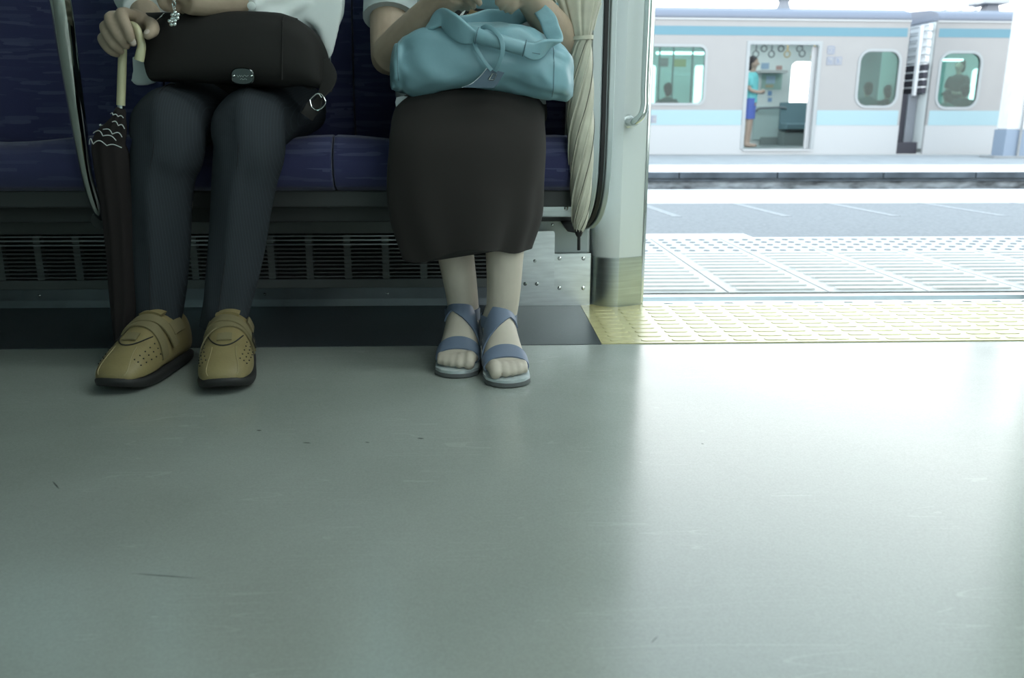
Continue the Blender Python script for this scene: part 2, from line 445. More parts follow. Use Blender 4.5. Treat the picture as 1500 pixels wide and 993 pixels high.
# door sill: steel threshold with a recessed track
s = make('trim_1', MB().box(DX0, DX1, 2.195, 2.225, -0.03, 0.003).box(DX0, DX1, 2.225, 2.28, -0.03, -0.010).box(DX0, DX1, 2.28, 2.312, -0.06, 0.004), M['sill'], kind='structure', smooth=False, bevel=0.001)
for i in range(13):
    make('drain_slot', MB().box(0.497+i*0.083, 0.521+i*0.083, 2.197, 2.2035, 0.001, 0.0036), M['dark'], s, smooth=False)
# the wall on the seat side, with its windows
wb = MB()
wall_panel(wb, X0, -1.75, 0.0, ZC, YB, YB+0.06)
wall_panel(wb, -1.75, -1.13, 0.0, ZC, YB, YB+0.06, (-1.70, -1.17, 0.84, 1.72), 0.06)
wall_panel(wb, -1.13, -0.05, 0.0, ZC, YB, YB+0.06, (-1.09, -0.11, 0.84, 1.72), 0.06)
wall_panel(wb, -0.05, DX0-0.02, 0.0, ZC, YB, YB+0.06)
wall_panel(wb, DX0-0.02, DX1+0.02, 1.90, ZC, YB, YB+0.06)
wall_panel(wb, DX1+0.02, X1, 0.0, ZC, YB, YB+0.06, (2.1, 2.9, 0.84, 1.72), 0.06)
make('wall_back', wb, M['wall'], kind='structure', smooth=False)
for n, (a, b) in enumerate(((-1.70, -1.17), (-1.09, -0.11), (2.1, 2.9))):
    w = make('window_%d' % (n+1), MB().box(a-0.01, b+0.01, YB+0.025, YB+0.031, 0.83, 1.73), M['glass'], kind='structure', smooth=False)
    fr = MB()
    o_, i_ = rrect(a-0.025, b+0.025, 0.815, 1.745, 0.08), rrect(a, b, 0.84, 1.72, 0.06)
    fr.loft([[(p[0], YB, p[1]) for p in i_], [(p[0], YB-0.012, p[1]) for p in i_], [(p[0], YB-0.012, p[1]) for p in o_], [(p[0], YB, p[1]) for p in o_]], caps=False)
    make('window_frame', fr, M['panel'], w)
# the unseen wall behind the camera: door and side windows sized for the light
wf = MB()
wall_panel(wf, X0, -1.75, 0, ZC, YF, YF-0.06)
wall_panel(wf, -1.75, -0.75, 0, ZC, YF, YF-0.06, (-1.70, -0.80, 0.88, 1.72), 0.06)
wall_panel(wf, -0.75, DX0-0.05, 0, ZC, YF, YF-0.06)
wall_panel(wf, DX0-0.05, (DX0+DX1)/2, 0, ZC, YF, YF-0.06, (DX0+0.03, (DX0+DX1)/2-0.025, 0.34, 1.80), 0.06)
wall_panel(wf, (DX0+DX1)/2, DX1+0.05, 0, ZC, YF, YF-0.06, ((DX0+DX1)/2+0.025, DX1-0.03, 0.34, 1.80), 0.06)
wall_panel(wf, DX1+0.05, X1, 0, ZC, YF, YF-0.06, (2.1, 2.9, 0.88, 1.72), 0.06)
make('wall_front', wf, M['wall'], kind='structure', smooth=False)
for n, (a, b, z) in enumerate(((-1.70, -0.80, 0.88), (DX0+0.03, (DX0+DX1)/2-0.025, 0.34), ((DX0+DX1)/2+0.025, DX1-0.03, 0.34), (2.1, 2.9, 0.88))):
    make('window_%d' % (n+4), MB().box(a-0.01, b+0.01, YF-0.036, YF-0.03, z-0.01, 1.81 if 0 < n < 3 else 1.73), M['clear'] if 0 < n < 3 else M['glass'], kind='structure', smooth=False)
make('ceiling', MB().box(X0, X1, YF-0.06, YB+0.06, ZC, ZC+0.04), M['ceiling'], kind='structure', smooth=False)
make('wall_left', MB().box(X0-0.05, X0, YF-0.06, YB+0.06, 0, ZC), M['wall'], kind='structure', smooth=False)
make('wall_right', MB().box(X1, X1+0.05, YF-0.06, YB+0.06, 0, ZC), M['wall'], kind='structure', smooth=False)
# ---- door pillars (rounded painted casing, steel foot cover)
def pillar(name, xs, sgn, label):
    def prof(off=0.0):
        # section in plan, local s = distance from the door edge towards the seats
        base = [(0.0, 2.25), (0.0, 2.192), (0.066, 2.162)]
        for k in range(1, 9):
            a = math.radians(90*k/8); base.append((0.066+0.066*math.sin(a), 2.162+0.05*(1-math.cos(a))))
        base += [(0.132, 2.25)]
        return base
    mb = MB()
    pts = prof()
    rings = []
    for z in (0.132, 1.92): rings.append([(xs+sgn*s_, y, z) for s_, y in pts])
    mb.loft(rings)
    t = make(name, mb, M['pillar'], kind='structure', auto=20)
    mb = MB(); rings = []
    for z in (0.0, 0.1335): rings.append([(xs+sgn*(s_-(0.0015 if s_ == 0 else -0.0015 if s_ > .13 else 0)), y-0.0015, z) for s_, y in pts])
    mb.loft(rings)
    k = make('foot_cover', mb, M['steel'], t, auto=20)
    make('edge_trim', MB().box(min(xs-sgn*0.001, xs-sgn*0.008), max(xs-sgn*0.001, xs-sgn*0.008), 2.19, 2.30, 0.0, 1.92), M['chrome'], t, smooth=False, bevel=0.001)
    return t
p1 = pillar('trim_2', DX0, -1, '')
p2 = pillar('trim_3', DX1, 1, '')
make('trim_4', MB().box(DX0-0.14, DX1+0.14, 2.165, 2.25, 1.90, ZC), M['pillar'], kind='structure', smooth=False)
make('rubber_corner', MB().prism([(DX0-0.002, 2.31, 0.004), (DX0+0.03, 2.31, 0.004), (DX0+0.008, 2.31, 0.03), (DX0-0.002, 2.31, 0.045)], (0, 0.02, 0)), M['black_rubber'], p1, smooth=False)
# ---- unseen ceiling lamps, boosted to brighten inside, cut short to dim the left
for k, (yy) in enumerate((0.25, 1.35)):
    t = thing('ceiling_lamp', (1.6, yy, ZC-0.05), 'unseen ceiling lamp kept to the door half to shape the light, level with the %s' % ('seated passengers' if yy > 1 else 'near side of the aisle'), 'lamp', 'ceiling lamps of the carriage')
    make('lamp_housing', MB().box(0.15, X1-0.2, yy-0.09, yy+0.09, ZC-0.02, ZC), M['ceiling'], t, smooth=False)
    make('diffuser', MB().box(0.2, X1-0.25, yy-0.06, yy+0.06, ZC-0.05, ZC-0.02), mat('lamp_diffuser', (0.9, 1.0, 0.97), 0.5, emit=17.0), t, smooth=False, bevel=0.01)

# ================================================================== SEATS AND FITTINGS
PITCHX = 0.46
RIDGE = -0.31                                    # ridge between the two occupied places
bench = thing('bench_seat', (-1.2, 2.0, 0.0), 'long bench seat in dark blue streaked moquette along the carriage wall', 'seat')
def wave(x): return 0.5+0.5*math.cos(2*math.pi*(x-RIDGE)/PITCHX)     # 1 on a ridge
for k in range(-5, 1):
    xa, xb = RIDGE+k*PITCHX+0.0015, RIDGE+(k+1)*PITCHX-0.0015
    if k == 0: xb = 0.215
    nx = 10
    # cushion: a rounded front roll, dished in the middle
    rings = []
    for i in range(nx+1):
        x = xa+(xb-xa)*i/nx; w = wave(x)
        top = 0.437+0.016*w
        sec = [(2.20, 0.36), (1.90, 0.335), (1.835, 0.335), (1.808, 0.345), (1.795, 0.37), (1.795, 0.395), (1.803, 0.420), (1.825, top-0.003), (1.86, top), (1.95, top-0.012-0.012*(1-w)), (2.08, top-0.03-0.012*(1-w)), (2.20, top-0.035)]
        rings.append([(x, y, z) for y, z in sec])
    make('seat_cushion', MB().loft(rings), M['moquette'], bench, auto=70, bevel=0.004)
    rings = []
    for i in range(nx+1):
        x = xa+(xb-xa)*i/nx; w = wave(x)
        d = 0.020*(1-w)
        sec = [(2.245, 0.40), (2.245, 0.84), (2.232, 0.845), (2.208, 0.835), (2.196, 0.80), (2.175+d, 0.70), (2.158+d, 0.60), (2.148+d, 0.52), (2.150+d, 0.46), (2.165, 0.42)]
        rings.append([(x, y, z) for y, z in sec])
    make('backrest', MB().loft(rings), M['moquette'], bench, auto=70, bevel=0.004)
make('seat_frame', MB().box(X0+0.3, 0.215, 1.83, 2.20, 0.300, 0.336).box(X0+0.3, 0.215, 1.90, 2.20, 0.26, 0.30), M['frame'], bench, smooth=False, bevel=0.004)
fe = make('front_rail', MB().prism([(0.08, 1.838, 0.332), (0.215, 1.838, 0.332), (0.215, 1.833, 0.305), (0.215, 1.845, 0.276), (0.08, 1.845, 0.276), (0.08, 1.833, 0.305)], (0, 0.04, 0)), M['steelH'], bench, smooth=False, bevel=0.003)
mb = MB(); screw(mb, A(829, 305, 1.833)+V((0, 0.002, 0)), 0.005); make('bolt', mb, M['chrome'], fe)
# ---- heater under the bench: louvred cover, each slat an object
heat = thing('heater_cover', (-1.2, 2.22, 0.0), 'dark louvred metal heater cover under the blue bench', 'heater')
HX0, HX1 = X0+0.3, 0.068
make('back_plate', MB().box(HX0, HX1, 2.235, 2.245, 0.0, 0.30), M['dark'], heat, smooth=False)
make('top_plate', MB().box(HX0, HX1, 2.195, 2.235, 0.197, 0.262), M['heater'], heat, smooth=False)
for z, h in ((0.188, 0.0045), (0.166, 0.0045)):
    make('rail', MB().box(HX0, HX1, 2.192, 2.206, z, z+h), M['heater_rail'], heat, smooth=False, bevel=0.001)
make('slat', MB().box(HX0, HX1, 2.198, 2.212, 0.177, 0.1805), M['heater_rail'], heat, smooth=False)
sl0 = None
for k in range(8):
    z = 0.154-k*0.0105
    make('slat', MB().box(HX0, HX1, 2.196, 2.214, z, z+0.0036), M['heater'], heat, smooth=False)
rib0 = None
x = HX1-0.02
while x > HX0:
    c = V((x, 2.204, 0.074))
    if rib0 is None:
        rib0 = make('rib', MB().box(c.x-0.009, c.x+0.009, 2.199, 2.218, 0.074, 0.193), M['heater'], heat, smooth=False)
        c0 = WPOS[rib0]
    else: copy(rib0, V((x, c0.y, c0.z)), heat)
    x -= 0.1
make('lower_plate', MB().box(HX0, HX1, 2.193, 2.235, 0.052, 0.076), M['heater'], heat, smooth=False, bevel=0.001)
kp = make('kick_plate', MB().prism([(HX0, 2.205, 0.055), (HX0, 2.203, 0.02), (HX0, 2.20, 0.0), (HX0, 2.235, 0.0), (HX0, 2.235, 0.055)], (HX1-HX0, 0, 0)), M['kick'], heat, smooth=False)
for px in (56, 387, 567, 210):
    mb = MB(); q = A(px, 425, 2.203); screw(mb, (q.x, 2.204, 0.034), 0.004)
    make('screw', mb, M['chrome'], heat)
# ---- steel end bracket of the bench
br = thing('seat_bracket', (0.22, 2.2, 0.0), 'brushed steel bracket plates bolted under the bench end beside the door', 'bracket')
make('base_plate', MB().box(0.07, 0.293, 2.188, 2.2, 0.0, 0.142), M['steelH'], br, smooth=False, bevel=0.0015)
make('upper_plate', MB().box(0.10, 0.285, 2.206, 2.216, 0.142, 0.262), M['panel'], br, smooth=False, bevel=0.001)
q0, q1 = A(760, 420, 2.19), A(812, 338, 2.19)
ap = make('access_plate', MB().loft([[(p[0], y, p[1]) for p in rrect(q0.x-0.03, q1.x, q0.z, q1.z, 0.006)] for y in (2.188, 2.182)]), M['steelH'], br, auto=30)
make('flange', MB().box(q1.x-0.006, 0.285, 2.150, 2.206, 0.255, 0.262), M['steelH'], br, smooth=False)
for px, py, yy, r in ((819, 378, 2.188, .0052), (854, 378, 2.188, .0052), (819, 421.5, 2.188, .0052), (854, 421.5, 2.188, .0052), (783, 382, 2.182, .0045), (769, 415.5, 2.182, .0055), (786, 415.5, 2.182, .0050), (809, 329, 2.206, .0045)):
    mb = MB(); q = A(px, py, yy); screw(mb, (q.x, yy+0.0005, q.z), r, 0.005)
    make('bolt', mb, M['chrome'], br)
make('gap_light_strip', MB().box(0.276, 0.291, 2.216, 2.25, 0.142, 0.32), M['pillar'], br, smooth=False)  # pale strip standing in for light through the gap
# ---- seat end partition: panel with a thick moulded edge that curls back under the seat
part = thing('seat_partition', (0.27, 2.0, 0.22), 'pale grey moulded seat-end partition with black inlay strip, beside the door pillar', 'partition')
edge = [(1.86, 1.35), (1.852, 1.0), (1.85, 0.75), (1.85, 0.60), (1.85, 0.48), (1.855, 0.41), (1.872, 0.345), (1.915, 0.295), (1.98, 0.258), (2.06, 0.232), (2.14, 0.214), (2.2, 0.205)]
edg = []
for i in range(len(edge)-1):
    for k in range(4):
        t = k/4; i0, i3 = max(0, i-1), min(len(edge)-1, i+2)
        f_ = lambda q: 0.5*((2*edge[i][q])+(edge[i+1][q]-edge[i0][q])*t+(2*edge[i0][q]-5*edge[i][q]+4*edge[i+1][q]-edge[i3][q])*t*t+(3*edge[i][q]-edge[i0][q]-3*edge[i+1][q]+edge[i3][q])*t**3)
        edg.append((f_(0), f_(1)))
edg.append(edge[-1])
def offs(pts, d):
    out = []
    for i, p in enumerate(pts):
        a, b = pts[max(0, i-1)], pts[min(len(pts)-1, i+1)]
        tx, tz = b[0]-a[0], b[1]-a[1]; l = math.hypot(tx, tz)
        out.append((p[0]-tz/l*d, p[1]+tx/l*d))
    return out
def strip(x0, x1, d0, d1, xr=None):
    e0, e1 = offs(edg, d0), offs(edg, d1)
    mb = MB(); rings = []
    for a, b in zip(e0, e1):
        rings.append([(x0, a[0], a[1]), (x0+0.003, b[0], b[1]), (x1-0.003, b[0], b[1]), (x1, a[0], a[1])])
    return mb.loft(rings)
# the edge normal points back into the panel: build panel body between the edge and the wall
body = [(y, z) for y, z in edg]+[(2.244, 0.205), (2.244, 1.35)]
make('panel', MB().prism([(0.248, y, z) for y, z in offs(edg, 0.012)]+[(0.248, 2.244, 0.215), (0.248, 2.244, 1.35)], (0.030, 0, 0)), M['panel'], part, auto=40)
sgn_off = 0.03
make('inner_rim', strip(0.236, 0.2625, sgn_off, 0.0), M['panel'], part, auto=60, bevel=0.002)
make('inlay_strip', strip(0.2615, 0.2755, sgn_off-0.004, 0.003), M['black_rubber'], part, auto=60)
make('outer_rim', strip(0.2745, 0.2925, sgn_off, 0.0), M['panel'], part, auto=60, bevel=0.002)
# ---- door grab rail
grab = thing('grab_rail', A(930, 178, 2.14), 'bent polished steel grab rail on the door pillar', 'handrail')
fl0 = A(919, 177, 2.165); b0 = A(937, 172, 2.105); b1 = A(944, 120, 2.10); b2 = A(946, 0, 2.10); b2.z = 0.95; b2.x = b1.x
mbg = MB()
mbg.tube([fl0+V((0, 0.012, 0)), fl0+V((0.004, -0.02, -0.002)), A(929, 177.5, 2.11), A(939, 169, 2.10), A(943.5, 152, 2.10), A(944, 120, 2.10), (b1.x+0.001, 2.10, 0.8), (b1.x+0.001, 2.10, 1.3), (b1.x, 2.10, 1.52), (b1.x-0.01, 2.11, 1.55), (fl0.x, 2.165, 1.56)], 0.0105, n=16, sub=6, side=(0.3, 1, 0))
make('bar', mbg, M['chrome'], grab)
for zz in (fl0.z, 1.56):
    mb = MB(); c = V((fl0.x, 2.178, zz)); mb.sweep([c, c+V((0, -0.012, 0)), c+V((0, -0.015, 0))], [0.0165, 0.0165, 0.013], n=20, sub=1)
    make('flange', mb, M['steel'], grab)
# ---- stanchion pole at the left seat division
st = thing('stanchion_pole', A(148, 318, 1.81), 'curved polished steel stanchion rising from the bench front, left of the passengers', 'pole')
sp = [A(150, 322, 1.815), A(141, 306, 1.79), A(128, 262, 1.76), A(117, 200, 1.72), A(106, 130, 1.68), A(95, 60, 1.64), A(86, 0, 1.61)]
last = sp[-1]
sp += [last+V((0.0, -0.03, 0.12)), last+V((0.0, -0.05, 0.35)), last+V((0.0, -0.05, 0.7)), last+V((0.0, -0.02, 1.1)), V((last.x, last.y, ZC-0.02))]
mb = MB(); mb.tube(sp, [0.009, 0.0105, 0.0115, 0.014, 0.016, 0.0175, 0.018, 0.018, 0.018, 0.018, 0.018, 0.018], n=20, sub=8, side=(1, 0.2, 0))
make('bar', mb, M['chrome'], st)
mb = MB(); c = A(151, 322, 1.83); mb.sweep([c, c+V((0, -0.02, -0.003))], [0.022, 0.018], n=16, sub=1); make('socket', mb, M['frame'], st)
c = V((last.x, last.y, ZC)); mb = MB(); mb.sweep([c, c+V((0, 0, -0.02)), c+V((0, 0, -0.025))], [0.035, 0.035, 0.022], n=16, sub=1); make('ceiling_flange', mb, M['steel'], st)

# ================================================================== OUTSIDE: PLATFORMS
M['paver'] = mat('pale_paver', (0.50, 0.50, 0.49), 0.6, var=0.06, vscale=14, bump=0.1, bscale=120)
M['paver_bar'] = mat('pale_paver_bar', (0.56, 0.56, 0.545), 0.55, var=0.06, vscale=20)
M['joint'] = mat('paver_joint', (0.10, 0.12, 0.13), 0.9)
M['asphalt'] = mat('pale_asphalt', (0.20, 0.215, 0.225), 0.8, var=0.16, vscale=60, bump=0.3, bscale=300)
M['white_paint'] = mat('white_paint', (0.72, 0.73, 0.74), 0.6, var=0.06, vscale=8)
M['line_paint'] = mat('worn_line_paint', (0.27, 0.29, 0.30), 0.7, var=0.15, vscale=40)
M['conc'] = mat('platform_concrete', (0.27, 0.29, 0.30), 0.75, var=0.12, vscale=3)
M['dirty'] = mat('stained_platform_side', (0.21, 0.24, 0.26), 0.9, var=0.7, vscale=7, stretch=(0.7, 1, 2.0))
M['dark_edge'] = mat('dark_platform_lip', (0.075, 0.095, 0.115), 0.9, var=0.4, vscale=4)
M['ballast'] = mat('ballast', (0.22, 0.215, 0.20), 0.95, var=0.4, vscale=20, bump=0.8, bscale=20)
PX0, PX1 = -16.0, 26.0
make('ground', MB().box(-60, 70, -40, 80, -1.25, -1.15), M['ballast'], kind='structure', smooth=False)
plat = make('platform', MB().box(PX0, PX1, 2.355, 6.15, -1.14, -0.012), M['joint'], kind='structure', smooth=False)
make('asphalt_strip', MB().box(PX0, PX1, 3.535, 5.10, -0.0125, -0.0015), M['asphalt'], plat, smooth=False)
make('edge_band', MB().box(PX0, PX1, 5.10, 6.152, -0.0125, 0.0), M['white_paint'], plat, smooth=False)
make('kerb_line', MB().box(PX0, PX1, 3.505, 3.535, -0.0125, 0.001), M['white_paint'], plat, smooth=False)
q = G(940, 340); q2 = G(1095, 340)
make('white_patch', MB().prism([(0.1, 3.535, -0.002), (G(1098, 345).x, 3.535, -0.002), (G(1085, 340).x, 3.66, -0.002), (0.1, 3.66, -0.002)], (0, 0, 0.003)), M['white_paint'], plat, smooth=False)
for i in range(-1, 6):
    x = 0.955+i*0.585
    d = 0.065
    make('queue_line', MB().prism([(x+0.055, 4.36, -0.0016), (x+0.105, 4.36, -0.0016), (x+0.04, 5.10, -0.0016), (x-0.01, 5.10, -0.0016)], (0, 0, 0.002)), M['line_paint'], plat, smooth=False)
# pavers: two rows with bars, one row with studs; shared meshes, each piece an object
TX = 0.2975
bar_t = stud_t = bar_p = stud_p = None
base_x = 0.722-2*TX
def paver_base(x, y0, y1):
    return MB().box(x+0.003, x+TX-0.003, y0+0.003, y1-0.003, -0.0125, 0.0)
bar_b = None
for i in range(0, 11):
    x = base_x+i*TX
    for row in range(2):
        y0 = 2.357+row*0.38
        if bar_t is None:
            bar_t = make('bar_paver', paver_base(x, y0, y0+0.38), M['paver'], plat, smooth=False, bevel=0.002); t = bar_t
            c_t = WPOS[bar_t]-V((x, y0, 0))
        else:
            t = copy(bar_t, V((x, y0, 0))+c_t, plat)
        for b in range(6):
            yb = y0+0.022+b*0.0625
            c = V((x+TX/2, yb+0.016, 0.0))
            if bar_b is None:
                mb = MB(); lo = rrect(-0.118, 0.118, -0.017, 0.017, 0.012, 3)
                mb.loft([[(p[0]+c.x, p[1]+c.y, 0) for p in lo], [(p[0]*0.985+c.x, p[1]*0.8+c.y, 0.006) for p in lo]])
                bar_b = make('raised_bar', mb, M['paver_bar'], t)
            else:
                copy(bar_b, c, t)
    y0 = 3.118
    if stud_t is None:
        stud_t = make('stud_paver', paver_base(x, y0, y0+0.386), M['paver'], plat, smooth=False, bevel=0.002); t = stud_t
        cs = WPOS[stud_t]-V((x, y0, 0))
        mb = MB()
        for a in range(5):
            for b in range(5):
                c = V((x+0.035+a*0.057, y0+0.045+b*0.074, 0))
                mb.sweep([c, c+V((0, 0, 0.004)), c+V((0, 0, 0.005))], [0.014, 0.011, 0.006], n=8, sub=1)
        stud_p = make('studs', mb, M['conc'], t, kind='stuff'); cp = WPOS[stud_p]-V((x, y0, 0))
    else:
        t = copy(stud_t, V((x, y0, 0))+cs, plat)
        copy(stud_p, V((x, y0, 0))+cp, t)
# ---- the far platform, a track away, a little lower
FZ, FY0 = -0.08, 9.70
fp = make('far_platform', MB().box(PX0, PX1, FY0+0.05, 15.05, -1.14, FZ-0.01), M['dirty'], kind='structure', smooth=False)
make('platform_top', MB().box(PX0, PX1, FY0+0.05, 15.05, FZ-0.012, FZ), M['conc'], fp, smooth=False)
x = PX0; k = 0
while x < PX1:
    w = 1.05+0.25*((k*7) % 5)/5
    make('edge_stone', MB().box(x+0.006, x+w-0.006, FY0, FY0+0.16, FZ-0.07, FZ+0.002), M['dark_edge'] if True else None, fp, smooth=False, bevel=0.006)
    x += w; k += 1
make('edge_paint', MB().box(PX0, PX1, FY0+0.005, FY0+1.6, FZ, FZ+0.004), M['white_paint'], fp, smooth=False)
make('ledge', MB().box(PX0, PX1, FY0+0.008, FY0+0.06, FZ-0.10, FZ-0.086), M['dark_edge'], fp, smooth=False)
# steel columns of the far platform
q = G(1487, 229, FZ)
colm = thing('platform_column', (q.x, q.y, FZ), 'white column with grey foot on the far platform, at the right edge', 'column')
cx, cy = A(1489, 150, 13.6).x, 13.6
make('shaft', MB().box(cx-0.10, cx+0.40, cy, cy+0.3, FZ+0.45, 4.2), M['white_paint'], colm, smooth=False, bevel=0.02)
make('foot', MB().box(cx-0.12, cx+0.42, cy-0.02, cy+0.32, FZ, FZ+0.45), mat('grey_foot_paint', (0.22, 0.28, 0.36), 0.6), colm, smooth=False, bevel=0.01)
make('collar', MB().box(cx-0.30, cx+0.6, cy-0.08, cy+0.36, FZ, FZ+0.035), M['conc'], colm, smooth=False, bevel=0.005)
make('conduit', MB().rod((cx+0.1, cy-0.05, FZ), (cx+0.1, cy-0.05, 4.2), 0.02), M['conc'], colm)

# ================================================================== THE TRAIN ACROSS
TA = math.radians(2.2)
TO = V((5.2, 15.0, 0))
TU, TV = V((math.cos(TA), math.sin(TA), 0)), V((-math.sin(TA), math.cos(TA), 0))
def tw(p): return TO+TU*p[0]+TV*p[1]+V((0, 0, p[2]))
def T(px, py, dv=0.0):
    d = ray(px, py); t = (TV.dot(TO)+dv-TV.dot(CAM))/TV.dot(d); w = CAM+d*t-TO
    return V((w.dot(TU), dv, w.z))
XF = tw
M['t_body'] = mat('train_stainless', (0.30, 0.305, 0.305), 0.42, 0.25, var=0.02, vscale=3)
M['t_low'] = mat('train_lower_skirt', (0.42, 0.44, 0.45), 0.42, 0.1)  # paler than the body: light reflected off the platform put into the colour
M['t_roof'] = mat('train_roof_grey', (0.17, 0.20, 0.255), 0.5)
M['t_blue'] = mat('sky_blue_band', (0.115, 0.25, 0.31), 0.5)
M['t_pale'] = mat('pale_blue_band', (0.30, 0.44, 0.48), 0.5)
M['t_in'] = mat('train_inside_panel', (0.66, 0.72, 0.72), 0.5)
M['t_floor'] = mat('train_inside_floor', (0.22, 0.27, 0.27), 0.5)
M['t_seat'] = mat('train_inside_seat', (0.16, 0.26, 0.30), 0.8)
M['t_dark'] = mat('gangway_dark', (0.05, 0.05, 0.065), 0.7)
M['t_slat'] = mat('gangway_grey', (0.22, 0.24, 0.27), 0.6)
M['t_white'] = mat('gangway_white', (0.85, 0.87, 0.88), 0.6)
M['t_seal'] = mat('window_seal', (0.34, 0.37, 0.38), 0.5)
ZR, ZB0, ZL0, ZL1, ZS = 2.22, 1.92, 0.43, 0.685, -0.075
FLO, CEI, DEP = 0.02, 2.02, 2.70
def zt(px, py): return T(px, py).z
d0, d1 = T(1092, 140).x, T(1193, 140).x            # door opening
dz1 = T(1147, 63.5).z
w1a, w1b = T(900, 110).x, T(1030, 110).x           # big side window (its left part behind our door pillar)
wz0, wz1 = T(1000, 150).z, T(1000, 68).z
w2a, w2b = T(1257, 113).x, T(1313.5, 113).x        # car-end window
w3a, w3b = T(1375, 115).x, T(1432, 115).x          # window of the next car
vz0, vz1 = T(1285, 153).z, T(1285, 74).z
e1 = T(1322, 130).x; e2 = T(1361, 130).x
L0 = w1a-4.2
R2 = e2+8.0
def car(name, label, ua, ub, openings, zt_=None):
    t = thing(name, ((ua+ub)/2, 1.3, ZS), label, 'train')
    mb = MB(); cuts = sorted(openings); x = ua
    for (a, b, z0, z1, kind) in cuts:
        if a-0.12 > x: wall_panel(mb, x, a-0.12, ZL0, ZB0+0.28, 0, 0.06)
        if kind == 'door':
            mb.box(a-0.12, a, 0, 0.06, ZL0, ZB0+0.28).box(b, b+0.12, 0, 0.06, ZL0, ZB0+0.28).box(a, b, 0, 0.06, z1, ZB0+0.28)
        else:
            wall_panel(mb, a-0.12, b+0.12, ZL0, ZB0+0.28, 0, 0.06, (a, b, z0, z1), 0.17 if kind == 'end' else 0.1)
        x = b+0.12
    if x < ub: wall_panel(mb, x, ub, ZL0, ZB0+0.28, 0, 0.06)
    make('side_panel', mb, M['t_body'], t, smooth=False)
    mb = MB(); x = ua
    for (a, b, z0, z1, kind) in cuts:
        if kind == 'door':
            mb.box(x, a, 0, 0.06, ZS, ZL0); x = b
            mb.box(a, b, 0, 0.06, ZS, z0)
    mb.box(x, ub, 0, 0.06, ZS, ZL0)
    make('skirt_panel', mb, M['t_low'], t, smooth=False)
    # roof: rounded cant rail
    sec = [(0.0, ZR-0.02), (-0.01, ZR), (0.0, ZR+0.04), (0.03, ZR+0.085), (0.09, ZR+0.12), (0.3, ZR+0.18), (1.35, ZR+0.26), (2.4, ZR+0.18), (2.7, ZR), (2.7, ZR-0.04), (0.06, ZR-0.04)]
    make('roof', MB().loft([[(u, y, z) for y, z in sec] for u in (ua, ub)]), M['t_roof'], t, auto=50)
    make('gutter', MB().box(ua, ub, -0.02, 0.02, ZR-0.055, ZR-0.03), M['t_low'], t, smooth=False)
    def bandseg(nm, z0, z1, m):
        x = ua+0.04
        for (a, b, zz0, zz1, kind) in cuts+[(ub-0.04, ub, 0, 9, 'end_of_car')]:
            if kind == 'door' and z0 < zz1 or kind == 'end_of_car':
                e = a-0.06 if kind == 'door' else a
                make(nm, MB().box(x, e, -0.004, 0.0, z0, z1), m, t, smooth=False); x = b+0.06
    bandseg('blue_band', ZB0-0.0, ZB0+0.145, M['t_blue'])
    bandseg('pale_band', ZL0+0.0, ZL1, M['t_pale'])
    # shell behind: floor, ceiling, far side with windows, ends
    make('inner_floor', MB().box(ua, ub, 0.06, DEP, FLO-0.06, FLO), M['t_floor'], t, smooth=False)
    make('inner_ceiling', MB().box(ua, ub, 0.06, DEP, CEI, CEI+0.03), M['t_in'], t, smooth=False)
    for y_ in (0.75, 1.95):  # glowing strips added to brighten the inside of the car
        make('fill_strip', MB().box(ua+0.2, ub-0.2, y_-0.08, y_+0.08, CEI-0.05, CEI-0.01), mat('far_fill_strip', (0.9, 1, 1), 0.5, emit=6), t, smooth=False)
    return t, cuts
tc1, cuts1 = car('train_car', 'silver and sky-blue commuter train car with open door across the platform', L0, e1,
    [(w1a-2.6, w1a-1.4, FLO, dz1, 'door'), (w1a, w1b, wz0, wz1, 'big'), (d0, d1, FLO, dz1, 'door'), (w2a, w2b, vz0, vz1, 'end')])
tc2, cuts2 = car('train_car', 'next silver train car beyond the gangway, seated passengers in its window', e2, R2,
    [(w3a, w3b, vz0-0.02, vz1-0.02, 'end'), (w3b+1.2, w3b+2.4, FLO, dz1, 'door'), (w3b+3.2, w3b+5.0, wz0, wz1, 'big')])
M['t_glass'] = glass('train_tinted_glass', (0.50, 0.72, 0.68))
def pane(t, a, b, z0, z1, r):
    p = make('window_pane', MB().loft([[(q[0], y, q[1]) for q in rrect(a-0.01, b+0.01, z0-0.01, z1+0.01, r)] for y in (0.02, 0.026)]), M['t_glass'], t)
    i_, o_ = rrect(a, b, z0, z1, r), rrect(a-0.045, b+0.045, z0-0.045, z1+0.045, r+0.045)
    make('window_seal', MB().loft([[(q[0], 0.0, q[1]) for q in i_], [(q[0], -0.012, q[1]) for q in i_], [(q[0], -0.012, q[1]) for q in o_], [(q[0], 0.0, q[1]) for q in o_]], caps=False), M['t_seal'], p)
for t, cuts in ((tc1, cuts1), (tc2, cuts2)):
    for (a, b, z0, z1, kind) in cuts:
        if kind != 'door': pane(t, a, b, z0, z1, 0.17 if kind == 'end' else 0.1)
        else:
            mb = MB(); mb.box(a-0.05, a+0.012, -0.012, 0.03, FLO, z1).box(b-0.012, b+0.05, -0.012, 0.03, FLO, z1).box(a-0.05, b+0.05, -0.012, 0.03, z1-0.012, z1+0.05)
            make('door_frame', mb, M['t_seal'], t, smooth=False, bevel=0.006)
            make('door_step', MB().box(a, b, -0.03, 0.06, FLO-0.035, FLO), M['t_low'], t, smooth=False)
